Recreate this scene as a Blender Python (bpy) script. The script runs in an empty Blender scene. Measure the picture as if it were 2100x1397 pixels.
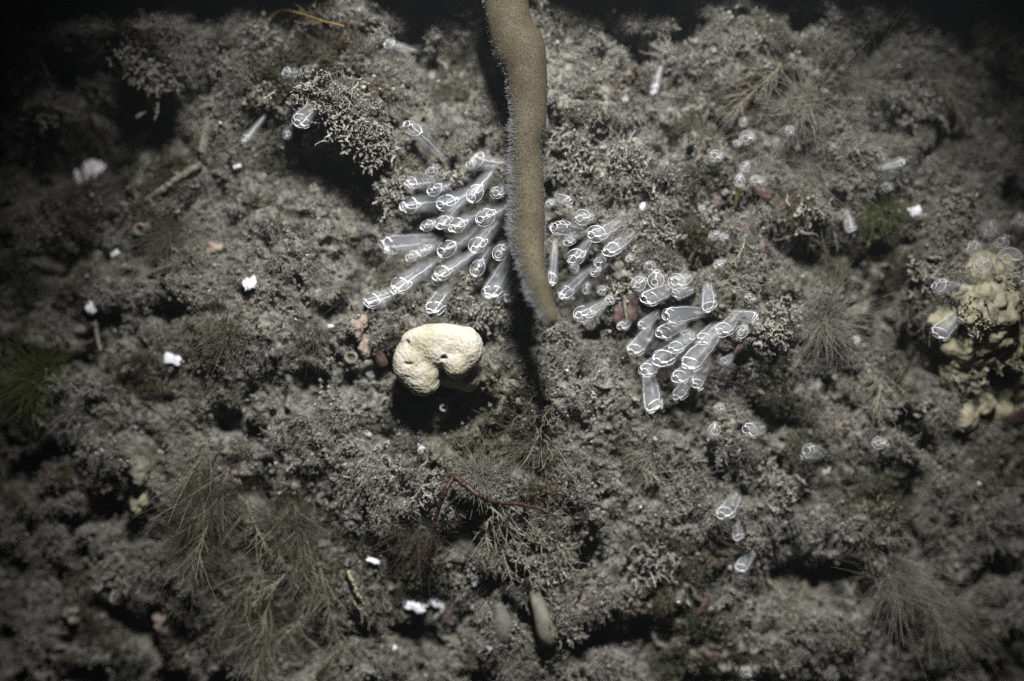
import bpy, math, random
import numpy as np
from mathutils import Vector, Matrix

random.seed(7)
RNG = np.random.default_rng(11)
MM = 0.001                      # every length below is written in millimetres
D = 300.0                       # camera distance from the mean rock plane
S = 280.0 / 2100.0              # mm per photograph pixel on that plane
sc = bpy.context.scene
col = sc.collection

# ------------------------------------------------------------------ camera, world, light
cam_d = bpy.data.cameras.new('camera')
cam = bpy.data.objects.new('camera', cam_d)
col.objects.link(cam)
cam.location = (0, -D * MM, 0)
cam.rotation_euler = (math.radians(90), 0, 0)
cam_d.sensor_width = 36.0
cam_d.lens = 36.0 * D / 280.0
cam_d.clip_start = 0.002
cam_d.clip_end = 50.0
cam_d.dof.use_dof = True
cam_d.dof.focus_distance = 0.288
cam_d.dof.aperture_fstop = 2.8
sc.camera = cam

world = bpy.data.worlds.new('World')
sc.world = world
world.use_nodes = True
wn = world.node_tree
bg = wn.nodes['Background']
sky = wn.nodes.new('ShaderNodeTexSky')
sky.sky_type = 'NISHITA'
sky.sun_disc = False
sky.sun_elevation = math.radians(60)
sky.sun_rotation = math.radians(165)
wn.links.new(sky.outputs[0], bg.inputs[0])
bg.inputs[1].default_value = 0.0022          # deep, dark water: almost no daylight left

sun_d = bpy.data.lights.new('sun', 'SUN')
sun_d.energy = 0.02
sun_d.angle = math.radians(20)
sun_d.color = (1.0, 0.97, 0.9)
sun = bpy.data.objects.new('sun', sun_d)
col.objects.link(sun)
sun.rotation_euler = (math.radians(30), 0, math.radians(15))

# the diver's strobe, held above the camera and a little to the right
st_d = bpy.data.lights.new('strobe', 'SPOT')
st_d.energy = 16.5
st_d.color = (1.0, 0.985, 0.965)
st_d.shadow_soft_size = 0.026
st_d.spot_size = math.radians(52)
st_d.spot_blend = 1.0
strobe = bpy.data.objects.new('strobe', st_d)
col.objects.link(strobe)
strobe.location = (0.018, -0.275, 0.250)
aim = Vector((0.012, 0.0, 0.000)) - strobe.location
strobe.rotation_euler = aim.to_track_quat('-Z', 'Y').to_euler()

vs = sc.view_settings
vs.view_transform = 'Standard'
vs.look = 'None'
vs.exposure = 0.0
vs.gamma = 1.0
vs.use_curve_mapping = False
sc.render.engine = 'CYCLES'
sc.cycles.use_denoising = False
sc.cycles.max_bounces = 4
sc.cycles.diffuse_bounces = 1
sc.cycles.glossy_bounces = 1
sc.cycles.sample_clamp_direct = 2.5
sc.cycles.sample_clamp_indirect = 1.0
sc.cycles.transparent_max_bounces = 28

# ------------------------------------------------------------------ noise
TABLES = {}
def perlin(x, y, wl, seed):
    n = 256
    if seed not in TABLES:
        ang = np.random.default_rng(seed).random((n, n)) * 2 * np.pi
        TABLES[seed] = (np.cos(ang), np.sin(ang))
    gx, gy = TABLES[seed]
    x = np.asarray(x, float) / wl + 97.3 + seed * 0.37
    y = np.asarray(y, float) / wl + 61.7 + seed * 0.71
    x0 = np.floor(x).astype(int); y0 = np.floor(y).astype(int)
    fx = x - x0; fy = y - y0
    u = fx * fx * fx * (fx * (fx * 6 - 15) + 10)
    v = fy * fy * fy * (fy * (fy * 6 - 15) + 10)
    def g(ix, iy, dx, dy):
        a = ix % n; b = iy % n
        return gx[a, b] * dx + gy[a, b] * dy
    n00 = g(x0, y0, fx, fy); n10 = g(x0 + 1, y0, fx - 1, fy)
    n01 = g(x0, y0 + 1, fx, fy - 1); n11 = g(x0 + 1, y0 + 1, fx - 1, fy - 1)
    return 1.5 * ((n00 * (1 - u) + n10 * u) * (1 - v) + (n01 * (1 - u) + n11 * u) * v)

def sstep(a, b, t):
    t = np.clip((t - a) / (b - a), 0, 1)
    return t * t * (3 - 2 * t)

# ------------------------------------------------------------------ rock relief, mm towards the camera
BUMPS = [  # px, py, rx, ry, mm
    (560, 165, 95, 60, 8), (680, 205, 90, 65, 10), (765, 270, 60, 60, 12), (850, 375, 55, 40, 5),
    (640, 340, 75, 60, -7), (735, 450, 45, 85, -9), (745, 540, 60, 40, -6),
    (240, 215, 150, 90, -24), (60, 320, 130, 70, -20), (300, 110, 70, 40, 9), (60, 190, 120, 50, 8), (150, 40, 250, 40, 12), (420, 270, 40, 60, 5),
    (965, 130, 60, 130, -6), (880, 60, 120, 50, -2),
    (1060, 585, 35, 30, -5), (900, 850, 80, 45, -4), (1080, 705, 110, 32, -5), (1210, 800, 120, 70, 4),
    (600, 600, 160, 110, 4), (400, 700, 120, 90, 2),
    (1690, 505, 75, 50, -15), (1680, 415, 80, 38, 8), (1850, 640, 28, 75, -13), (2060, 640, 120, 130, 15),
    (1520, 690, 55, 60, 4), (1480, 805, 70, 40, -6), (1440, 830, 40, 30, -4),
    (1700, 1210, 95, 55, -13), (1290, 1310, 90, 40, -10), (60, 1085, 30, 22, -8), (560, 1340, 140, 50, -8),
    (1860, 235, 70, 30, -10), (1450, 510, 55, 35, -6), (1060, 1200, 60, 24, -6), (1540, 560, 60, 40, 3),
    (330, 640, 120, 30, -5), (120, 470, 90, 40, -6), (480, 1090, 40, 60, -6), (1950, 1180, 60, 50, -8),
    (830, 330, 25, 40, -4), (1000, 1010, 110, 70, 4), (690, 830, 120, 60, 3), (200, 950, 100, 60, 5),
    (1800, 1120, 120, 90, 5), (1250, 250, 150, 110, 3), (1900, 850, 120, 60, 3), (770, 880, 60, 25, -4),
    (350, 1040, 70, 60, 4), (920, 440, 95, 110, -6), (1375, 690, 95, 95, -6), (1185, 540, 60, 80, -5), (1000, 560, 60, 50, -4),
]

SMOOTH = [(570, 650, 190, 150), (1220, 850, 170, 90), (420, 470, 130, 90), (1230, 430, 120, 60), (1880, 900, 150, 90)]   # even silt slopes

def H(x, z, fine=True):
    x = np.asarray(x, float); z = np.asarray(z, float)
    h = -20.0 * np.minimum((x / 150.0) ** 2, 6) - 12.0 * np.minimum((z / 100.0) ** 2, 6)
    px = x / S + 1050; py = 698.5 - z / S
    for (a, b, rx, ry, m) in BUMPS:
        h = h + m * np.exp(-(((px - a) / rx) ** 2 + ((py - b) / ry) ** 2))
    h = h + 6.0 * perlin(x, z, 46, 1) + 5.0 * perlin(x, z, 21, 2)
    # added unseen ledge above the picture, there to shade its top edge
    lip = 98.5 + 1.0 * perlin(x, z * 0, 40, 9)  # lower edge of the added unseen ledge
    h = h + 32.0 * sstep(0, 10, z - lip)
    if fine:
        calm = 0.55 + 0.8 * sstep(-0.35, 0.3, perlin(x, z, 34, 8))
        for (a, b, rx, ry) in SMOOTH:
            calm = calm - 0.55 * np.exp(-(((px - a) / rx) ** 2 + ((py - b) / ry) ** 2))
        calm = np.maximum(calm, 0.3)
        h = h + calm * 4.4 * (0.3 - np.abs(perlin(x, z, 10.5, 3)))
        h = h + calm * 3.4 * (0.3 - np.abs(perlin(x, z, 4.8, 4)))
        h = h - calm * 6.0 * sstep(0.26, 0.56, perlin(x, z, 6.5, 12)) - np.clip(calm, 0.3, 1.2) * 8.5 * sstep(0.20, 0.48, perlin(x, z, 15.5, 13))
        h = h + calm * 1.5 * perlin(x, z, 2.4, 5) + 1.0 * perlin(x, z, 1.3, 6)
    return h

def W(px, py, h):
    """point seen at a photograph pixel, h mm out from the mean plane"""
    k = S * (D - h) / D
    return np.array([(px - 1050) * k, -h, (698.5 - py) * k])

def G(px, py, lift=0.0):
    """point of the rock seen at a photograph pixel, raised towards the camera"""
    h = 0.0
    for _ in range(14):
        p = W(px, py, h)
        h = 0.5 * h + 0.5 * float(H(p[0], p[2], False))
    return W(px, py, h + lift)

# ------------------------------------------------------------------ mesh helpers (numpy, mm)
def mesh(name, v, f, smooth=True, tone=None):
    v = np.asarray(v, float); f = np.asarray(f, np.int32)
    me = bpy.data.meshes.new(name)
    n, k = f.shape
    me.vertices.add(len(v)); me.vertices.foreach_set('co', (v * MM).astype(np.float32).ravel())
    me.loops.add(n * k); me.loops.foreach_set('vertex_index', f.ravel())
    me.polygons.add(n)
    me.polygons.foreach_set('loop_start', np.arange(0, n * k, k, dtype=np.int32))
    me.polygons.foreach_set('use_smooth', np.full(n, smooth))
    me.update(calc_edges=True)
    if tone is not None:
        at = me.color_attributes.new('tone', 'FLOAT_COLOR', 'POINT')
        c = np.ones((len(v), 4), np.float32); c[:, :3] = tone
        at.data.foreach_set('color', c.ravel())
    return me

def obj(name, me, mat, parent=None, loc=None):
    o = bpy.data.objects.new(name, me)
    col.objects.link(o)
    if mat is not None and len(me.materials) == 0:
        me.materials.append(mat)
    if parent is not None:
        o.parent = parent
    if loc is not None:
        o.location = Vector([c * MM for c in loc])
    return o

def tag(o, label, cat, group=None, kind=None):
    if label: o['label'] = label
    if cat: o['category'] = cat
    if group: o['group'] = group
    if kind: o['kind'] = kind
    return o

def empty(name, loc=(0, 0, 0)):
    o = bpy.data.objects.new(name, None)
    o.empty_display_size = 0.003
    col.objects.link(o)
    o.location = Vector([c * MM for c in loc])
    return o

def tubes(paths, rad, sides=3):
    """paths (n,k,3), rad (n,k) -> verts, quads; one tube per path"""
    paths = np.asarray(paths, float); n, k, _ = paths.shape
    t = np.gradient(paths, axis=1)
    t /= np.linalg.norm(t, axis=2, keepdims=True) + 1e-9
    ref = np.zeros((n, 1, 3)); ref[:, 0, :] = RNG.normal(size=(n, 3))
    a = np.cross(t, np.broadcast_to(ref, t.shape)); a /= np.linalg.norm(a, axis=2, keepdims=True) + 1e-9
    b = np.cross(t, a)
    th = np.arange(sides) * 2 * np.pi / sides
    ring = paths[:, :, None, :] + np.asarray(rad)[:, :, None, None] * (
        np.cos(th)[None, None, :, None] * a[:, :, None, :] + np.sin(th)[None, None, :, None] * b[:, :, None, :])
    v = ring.reshape(-1, 3)
    i = (np.arange(n)[:, None, None] * k + np.arange(k - 1)[None, :, None]) * sides
    s0 = np.arange(sides)[None, None, :]; s1 = (s0 + 1) % sides
    f = np.stack([i + s0, i + s1, i + sides + s1, i + sides + s0], -1).reshape(-1, 4)
    return v, f

def join(parts):
    vs_, fs_, o = [], [], 0
    for v, f in parts:
        vs_.append(v); fs_.append(f + o); o += len(v)
    return np.concatenate(vs_), np.concatenate(fs_)

def tube(path, rad, sides=8):
    path = np.asarray(path, float)
    rad = np.broadcast_to(np.asarray(rad, float), (len(path),)).copy()
    v, f = tubes(path[None], rad[None], sides)
    return v, f

def spline(pts, m):
    """Catmull-Rom through rows of pts"""
    p = np.asarray(pts, float); n = len(p)
    q = np.vstack([2 * p[0] - p[1], p, 2 * p[-1] - p[-2]])
    t = np.linspace(0, n - 1 - 1e-6, m); i = t.astype(int); u = (t - i)[:, None]
    a, b, c, d = q[i], q[i + 1], q[i + 2], q[i + 3]
    return 0.5 * (2 * b + (c - a) * u + (2 * a - 5 * b + 4 * c - d) * u ** 2 + (3 * b - a - 3 * c + d) * u ** 3)

def ring(center, axis, r, tr, n=28, sides=6, a0=0.0, a1=2 * math.pi):
    axis = np.asarray(axis, float) / np.linalg.norm(axis)
    u = np.cross(axis, [0, 1, 0.01]); u /= np.linalg.norm(u)
    w = np.cross(axis, u)
    th = np.linspace(a0, a1, n)
    path = np.asarray(center, float) + r * (np.cos(th)[:, None] * u + np.sin(th)[:, None] * w)
    # steady frame for a ring
    rd = (path - np.asarray(center)) / r
    ph = np.arange(sides) * 2 * np.pi / sides
    v = path[:, None, :] + tr * (np.cos(ph)[None, :, None] * rd[:, None, :] + np.sin(ph)[None, :, None] * axis)
    i = (np.arange(n - 1) * sides)[:, None]; s0 = np.arange(sides)[None, :]; s1 = (s0 + 1) % sides
    f = np.stack([i + s0, i + s1, i + sides + s1, i + sides + s0], -1).reshape(-1, 4)
    return v.reshape(-1, 3), f

def lathe(zs, rs, seg=18, ey=1.0, bend=0.0, wob=0.0, seed=0):
    zs = np.asarray(zs); rs = np.asarray(rs)
    th = np.arange(seg) * 2 * np.pi / seg
    w = 1 + wob * np.sin(3 * th + seed) * 0.5 + wob * np.sin(2 * th + 1.7 * seed)
    v = np.stack([rs[:, None] * np.cos(th) * w + bend * (zs ** 2)[:, None], rs[:, None] * np.sin(th) * w * ey,
                  np.broadcast_to(zs[:, None], (len(zs), seg))], -1).reshape(-1, 3)
    i = (np.arange(len(zs) - 1) * seg)[:, None]; s0 = np.arange(seg)[None]; s1 = (s0 + 1) % seg
    f = np.stack([i + s0, i + s1, i + seg + s1, i + seg + s0], -1).reshape(-1, 4)
    return v, f

# ------------------------------------------------------------------ materials
def new_mat(name):
    m = bpy.data.materials.new(name); m.use_nodes = True
    return m, m.node_tree, m.node_tree.nodes['Principled BSDF']

def nd(t, typ, **kw):
    n = t.nodes.new(typ)
    for k, v in kw.items(): setattr(n, k, v)
    return n

def noise_color(t, c0, c1, scale, detail=6, lo=0.35, hi=0.65, rough=0.6, vec=None):
    n = nd(t, 'ShaderNodeTexNoise'); n.inputs['Scale'].default_value = scale
    n.inputs['Detail'].default_value = detail; n.inputs['Roughness'].default_value = rough
    if vec is not None: t.links.new(vec, n.inputs['Vector'])
    r = nd(t, 'ShaderNodeValToRGB')
    r.color_ramp.elements[0].position = lo; r.color_ramp.elements[1].position = hi
    r.color_ramp.elements[0].color = (*c0, 1); r.color_ramp.elements[1].color = (*c1, 1)
    t.links.new(n.outputs['Fac'], r.inputs['Fac'])
    return n, r

def mixc(t, fac, a, b):
    m = nd(t, 'ShaderNodeMix', data_type='RGBA')
    t.links.new(fac, m.inputs['Factor']) if hasattr(fac, 'links') else setattr(m.inputs['Factor'], 'default_value', fac)
    t.links.new(a, m.inputs['A']); t.links.new(b, m.inputs['B'])
    return m.outputs['Result']

def bump(t, b, height, strength, dist):
    n = nd(t, 'ShaderNodeBump'); n.inputs['Strength'].default_value = strength; n.inputs['Distance'].default_value = dist
    t.links.new(height, n.inputs['Height']); t.links.new(n.outputs[0], b.inputs['Normal'])

def mat_simple(name, c0, c1, scale, rough=0.8, bs=0.0, bscale=3000, spec=0.3, alpha=1.0, lo=0.35, hi=0.65, sss=0.0):
    m, t, b = new_mat(name)
    tc = nd(t, 'ShaderNodeTexCoord')
    n, r = noise_color(t, c0, c1, scale, vec=tc.outputs['Object'], lo=lo, hi=hi)
    t.links.new(r.outputs[0], b.inputs['Base Color'])
    b.inputs['Roughness'].default_value = rough
    b.inputs['Specular IOR Level'].default_value = spec
    b.inputs['Alpha'].default_value = alpha
    if sss:
        b.inputs['Subsurface Weight'].default_value = sss
        b.inputs['Subsurface Scale'].default_value = 0.002
        b.inputs['Subsurface Radius'].default_value = (1, 0.8, 0.5)
    if bs:
        n2 = nd(t, 'ShaderNodeTexNoise'); n2.inputs['Scale'].default_value = bscale; n2.inputs['Detail'].default_value = 3
        t.links.new(tc.outputs['Object'], n2.inputs['Vector'])
        bump(t, b, n2.outputs['Fac'], bs, 0.0004)
    return m

# silt-covered rock
M_rock, t, b = new_mat('silt_rock')
tc = nd(t, 'ShaderNodeTexCoord')
n1, r1 = noise_color(t, (0.06, 0.058, 0.049), (0.325, 0.316, 0.28), 520, 9, 0.38, 0.60, 0.75, tc.outputs['Object'])
n2, r2 = noise_color(t, (0, 0, 0), (1, 1, 1), 28, 4, 0.52, 0.66, 0.6, tc.outputs['Object'])
n3, r3 = noise_color(t, (0.06, 0.06, 0.042), (0.19, 0.183, 0.142), 500, 5, 0.35, 0.65, 0.6, tc.outputs['Object'])
c = mixc(t, r2.outputs[0], r1.outputs[0], r3.outputs[0])
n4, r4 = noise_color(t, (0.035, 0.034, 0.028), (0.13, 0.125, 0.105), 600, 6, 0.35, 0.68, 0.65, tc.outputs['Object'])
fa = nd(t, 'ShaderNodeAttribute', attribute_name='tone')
c = mixc(t, fa.outputs['Fac'], c, r4.outputs[0])  # crevice shade under the clumps, mixed into the rock colour
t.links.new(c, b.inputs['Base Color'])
b.inputs['Roughness'].default_value = 0.9
b.inputs['Specular IOR Level'].default_value = 0.15
nb = nd(t, 'ShaderNodeTexNoise'); nb.inputs['Scale'].default_value = 1100; nb.inputs['Detail'].default_value = 7; nb.inputs['Roughness'].default_value = 0.7
t.links.new(tc.outputs['Object'], nb.inputs['Vector'])
bump(t, b, nb.outputs['Fac'], 1.0, 0.0012)

def mat_tone(name, rough=0.9, nscale=2500, spec=0.15, trans=0.0):
    m, t, b = new_mat(name)
    a = nd(t, 'ShaderNodeAttribute', attribute_name='tone')
    tc = nd(t, 'ShaderNodeTexCoord')
    n, r = noise_color(t, (0.55, 0.55, 0.55), (1.1, 1.08, 1.05), nscale, 3, 0.3, 0.7, 0.6, tc.outputs['Object'])
    m2 = nd(t, 'ShaderNodeMix', data_type='RGBA', blend_type='MULTIPLY')
    m2.inputs['Factor'].default_value = 1.0
    t.links.new(a.outputs['Color'], m2.inputs['A']); t.links.new(r.outputs[0], m2.inputs['B'])
    t.links.new(m2.outputs['Result'], b.inputs['Base Color'])
    b.inputs['Roughness'].default_value = rough
    b.inputs['Specular IOR Level'].default_value = spec
    return m
M_turf = mat_tone('silt_turf')
M_speck = mat_simple('shell_speck', (0.6, 0.58, 0.55), (0.85, 0.83, 0.85), 900, 0.35, spec=0.5)
M_shell = mat_simple('shell_white', (0.34, 0.33, 0.33), (0.64, 0.64, 0.69), 420, 0.4, 0.3, 1500, 0.5, lo=0.3, hi=0.5)
M_bright = mat_simple('barnacle_white', (0.78, 0.76, 0.80), (0.92, 0.91, 0.95), 500, 0.35, 0.3, 1500, 0.5)
M_pink = mat_simple('coralline_pink', (0.17, 0.14, 0.118), (0.34, 0.265, 0.22), 400, 0.8, 0.6, 2200)
M_red = mat_simple('red_blade', (0.045, 0.026, 0.025), (0.115, 0.074, 0.068), 900, 0.55, 0.2, 2600, 0.3)
M_dkred = mat_simple('dark_red_stalk', (0.020, 0.010, 0.009), (0.045, 0.023, 0.019), 700, 0.5, 0.2, 2600, 0.4)
M_olive = mat_simple('olive_blade', (0.06, 0.055, 0.02), (0.12, 0.10, 0.035), 500, 0.6)
M_green = mat_simple('green_film', (0.06, 0.075, 0.018), (0.13, 0.145, 0.045), 600, 0.6)
M_gold = mat_simple('golden_thread', (0.10, 0.06, 0.018), (0.24, 0.155, 0.05), 900, 0.5)
M_twig = mat_simple('silty_twig', (0.10, 0.094, 0.074), (0.23, 0.218, 0.18), 700, 0.85, 0.6, 2200)
M_hyd = mat_simple('hydroid_stem', (0.15, 0.135, 0.09), (0.36, 0.33, 0.26), 900, 0.8)
M_hydf = mat_simple('hydroid_fine', (0.14, 0.134, 0.105), (0.30, 0.287, 0.24), 1200, 0.8)
M_film = mat_simple('brown_filaments', (0.07, 0.068, 0.046), (0.145, 0.14, 0.10), 900, 0.8)
M_club = mat_simple('club_sponge', (0.12, 0.115, 0.092), (0.21, 0.203, 0.165), 500, 0.7, 0.4, 2500)
M_ghost = mat_simple('ghost_sponge', (0.15, 0.145, 0.12), (0.24, 0.235, 0.20), 500, 0.7, alpha=0.45)
M_mass = mat_simple('cream_mass', (0.19, 0.175, 0.115), (0.38, 0.36, 0.25), 420, 0.7, 0.5, 1800)
M_dkbr = mat_simple('brown_scrap', (0.025, 0.014, 0.011), (0.055, 0.033, 0.025), 600, 0.7, 0.4, 2200)
M_line, t, b = new_mat('zooid_white')
tc = nd(t, 'ShaderNodeTexCoord')
nl, rl = noise_color(t, (0.45, 0.45, 0.45), (1, 1, 1), 9000, 2, 0.36, 0.56, 0.5, tc.outputs['Object'])
t.links.new(rl.outputs[0], b.inputs['Alpha'])
b.inputs['Base Color'].default_value = (0.86, 0.86, 0.89, 1); b.inputs['Roughness'].default_value = 0.45
M_stolon = mat_simple('zooid_gut', (0.30, 0.28, 0.20), (0.46, 0.44, 0.35), 800, 0.6, alpha=0.35)

# glassy tunic: thin film with streaks along the body
def mat_tunic(name, colr, a_lo, a_hi):
    m, t, b = new_mat(name)
    tc = nd(t, 'ShaderNodeTexCoord')
    mp = nd(t, 'ShaderNodeMapping'); mp.inputs['Scale'].default_value = (1, 1, 0.12)
    t.links.new(tc.outputs['Object'], mp.inputs['Vector'])
    n = nd(t, 'ShaderNodeTexNoise'); n.inputs['Scale'].default_value = 9000; n.inputs['Detail'].default_value = 3
    t.links.new(mp.outputs[0], n.inputs['Vector'])
    r = nd(t, 'ShaderNodeMapRange'); r.inputs['From Min'].default_value = 0.35; r.inputs['From Max'].default_value = 0.7
    r.inputs['To Min'].default_value = a_lo; r.inputs['To Max'].default_value = a_hi
    t.links.new(n.outputs['Fac'], r.inputs['Value'])
    t.links.new(r.outputs[0], b.inputs['Alpha'])
    b.inputs['Base Color'].default_value = (*colr, 1)
    b.inputs['Roughness'].default_value = 0.28
    b.inputs['Specular IOR Level'].default_value = 0.5
    return m
M_tunic = mat_tunic('tunic_film', (0.60, 0.63, 0.69), 0.03, 0.11)
M_sac = mat_tunic('branchial_sac', (0.66, 0.68, 0.70), 0.025, 0.10)

# brown finger
M_finger, t, b = new_mat('finger_skin')
tc = nd(t, 'ShaderNodeTexCoord')
n1, r1 = noise_color(t, (0.052, 0.044, 0.026), (0.086, 0.076, 0.050), 110, 5, 0.35, 0.65, 0.6, tc.outputs['Object'])
v1 = nd(t, 'ShaderNodeTexVoronoi'); v1.inputs['Scale'].default_value = 2600
t.links.new(tc.outputs['Object'], v1.inputs['Vector'])
r2 = nd(t, 'ShaderNodeValToRGB'); r2.color_ramp.elements[0].color = (1.5, 1.5, 1.5, 1); r2.color_ramp.elements[1].color = (0.42, 0.40, 0.36, 1)
r2.color_ramp.elements[0].position = 0.1; r2.color_ramp.elements[1].position = 0.7
t.links.new(v1.outputs['Distance'], r2.inputs['Fac'])
mm = nd(t, 'ShaderNodeMix', data_type='RGBA', blend_type='MULTIPLY'); mm.inputs['Factor'].default_value = 0.8
t.links.new(r1.outputs[0], mm.inputs['A']); t.links.new(r2.outputs[0], mm.inputs['B'])
t.links.new(mm.outputs['Result'], b.inputs['Base Color'])
b.inputs['Roughness'].default_value = 0.85
b.inputs['Specular IOR Level'].default_value = 0.2
bump(t, b, v1.outputs['Distance'], -0.8, 0.0006)
M_polyp = mat_simple('polyp_fuzz', (0.19, 0.19, 0.19), (0.31, 0.31, 0.325), 900, 0.7, alpha=0.45)

# cream sponge
M_sponge, t, b = new_mat('sponge_skin')
tc = nd(t, 'ShaderNodeTexCoord')
n1, r1 = noise_color(t, (0.30, 0.275, 0.20), (0.43, 0.405, 0.355), 110, 5, 0.36, 0.62, 0.6, tc.outputs['Object'])
v1 = nd(t, 'ShaderNodeTexVoronoi'); v1.inputs['Scale'].default_value = 1100
t.links.new(tc.outputs['Object'], v1.inputs['Vector'])
r2 = nd(t, 'ShaderNodeValToRGB'); r2.color_ramp.elements[0].color = (0.78, 0.73, 0.62, 1); r2.color_ramp.elements[1].color = (1.05, 1.05, 1.05, 1)
r2.color_ramp.elements[0].position = 0.08; r2.color_ramp.elements[1].position = 0.42
t.links.new(v1.outputs['Distance'], r2.inputs['Fac'])
mm = nd(t, 'ShaderNodeMix', data_type='RGBA', blend_type='MULTIPLY'); mm.inputs['Factor'].default_value = 0.75
t.links.new(r1.outputs[0], mm.inputs['A']); t.links.new(r2.outputs[0], mm.inputs['B'])
t.links.new(mm.outputs['Result'], b.inputs['Base Color'])
b.inputs['Roughness'].default_value = 0.8
b.inputs['Specular IOR Level'].default_value = 0.25
bump(t, b, v1.outputs['Distance'], 0.45, 0.0005)

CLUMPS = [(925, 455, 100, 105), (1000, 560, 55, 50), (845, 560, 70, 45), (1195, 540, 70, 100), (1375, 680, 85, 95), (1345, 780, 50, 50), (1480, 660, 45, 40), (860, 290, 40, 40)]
def clump_shade_at(x, z):
    # painted shade: rock colour darkened in the crevices where the tunicate colonies sit
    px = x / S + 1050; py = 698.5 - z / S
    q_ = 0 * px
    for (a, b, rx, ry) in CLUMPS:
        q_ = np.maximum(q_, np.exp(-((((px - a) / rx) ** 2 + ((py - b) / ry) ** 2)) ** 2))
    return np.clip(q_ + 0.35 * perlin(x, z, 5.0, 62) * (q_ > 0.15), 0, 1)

# ------------------------------------------------------------------ rock wall
def axis_grid(half, step, far, n):
    c = np.arange(-half, half + step, step)
    g = np.geomspace(step * 1.2, far - half, n)
    return np.concatenate([-half - g[::-1], c, c[-1] + g])
gx = axis_grid(160, 0.42, 520, 34)
gz = axis_grid(108, 0.42, 420, 34)
GX, GZ = np.meshgrid(gx, gz)
hh = H(GX, GZ)
near = ((np.abs(GX) < 165) & (np.abs(GZ) < 112)).astype(float)
dx = near * (1.0 * perlin(GX, GZ, 3.4, 21) + 1.3 * perlin(GX, GZ, 7.0, 22))
dz = near * (1.0 * perlin(GX, GZ, 3.1, 23) + 1.5 * perlin(GX, GZ, 7.4, 24))
V = np.stack([GX + dx, -hh, GZ + dz], -1).reshape(-1, 3)
nx, nz = len(gx), len(gz)
i = (np.arange(nz - 1)[:, None] * nx + np.arange(nx - 1)[None]).ravel()
F = np.stack([i, i + 1, i + nx + 1, i + nx], -1)
rock = obj('rock_face', mesh('rock_face', V, F, True, np.repeat(clump_shade_at(GX, GZ).reshape(-1, 1), 3, axis=1)), M_rock)
tag(rock, 'silt covered rock face', None, kind='structure')

# ------------------------------------------------------------------ turf of silt crumbs and fine branchlets
ICO = None
def ico():
    p = (1 + 5 ** 0.5) / 2
    v = np.array([(-1, p, 0), (1, p, 0), (-1, -p, 0), (1, -p, 0), (0, -1, p), (0, 1, p), (0, -1, -p), (0, 1, -p),
                  (p, 0, -1), (p, 0, 1), (-p, 0, -1), (-p, 0, 1)], float)
    v /= np.linalg.norm(v[0])
    f = np.array([(0, 11, 5), (0, 5, 1), (0, 1, 7), (0, 7, 10), (0, 10, 11), (1, 5, 9), (5, 11, 4), (11, 10, 2), (10, 7, 6), (7, 1, 8),
                  (3, 9, 4), (3, 4, 2), (3, 2, 6), (3, 6, 8), (3, 8, 9), (4, 9, 5), (2, 4, 11), (6, 2, 10), (8, 6, 7), (9, 8, 1)])
    return v, f

def scatter(n, half_x=165, half_z=112, thr=-0.1, seed=40, wl=11):
    out = []
    tot = 0
    while tot < n:
        p = RNG.uniform((-half_x, -half_z), (half_x, half_z), (n, 2))
        d = perlin(p[:, 0], p[:, 1], wl, seed) + 0.6 * perlin(p[:, 0], p[:, 1], 3.5, seed + 1)
        p = p[d + RNG.normal(0, 0.25, n) > thr]
        out.append(p); tot += len(p)
    return np.concatenate(out)[:n]

def tones(p, n):
    base = np.array([0.36, 0.345, 0.308])
    k = RNG.uniform(0.45, 1.15, (n, 1))
    c = base * k
    olive = (perlin(p[:, 0], p[:, 1], 26, 55) + RNG.normal(0, 0.2, n)) > 0.32
    c[olive] *= np.array([0.45, 0.45, 0.39])
    dark = RNG.random(n) < 0.12
    c[dark] *= 0.35
    return c

OCT_V = np.array([(1, 0, 0), (-1, 0, 0), (0, 1, 0), (0, -1, 0), (0, 0, 1), (0, 0, -1)], float)
OCT_F = np.array([(0, 2, 4), (2, 1, 4), (1, 3, 4), (3, 0, 4), (2, 0, 5), (1, 2, 5), (3, 1, 5), (0, 3, 5)])
iv, iF = ico()

def tri(f):
    return np.concatenate([f[:, [0, 1, 2]], f[:, [0, 2, 3]]])

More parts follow.
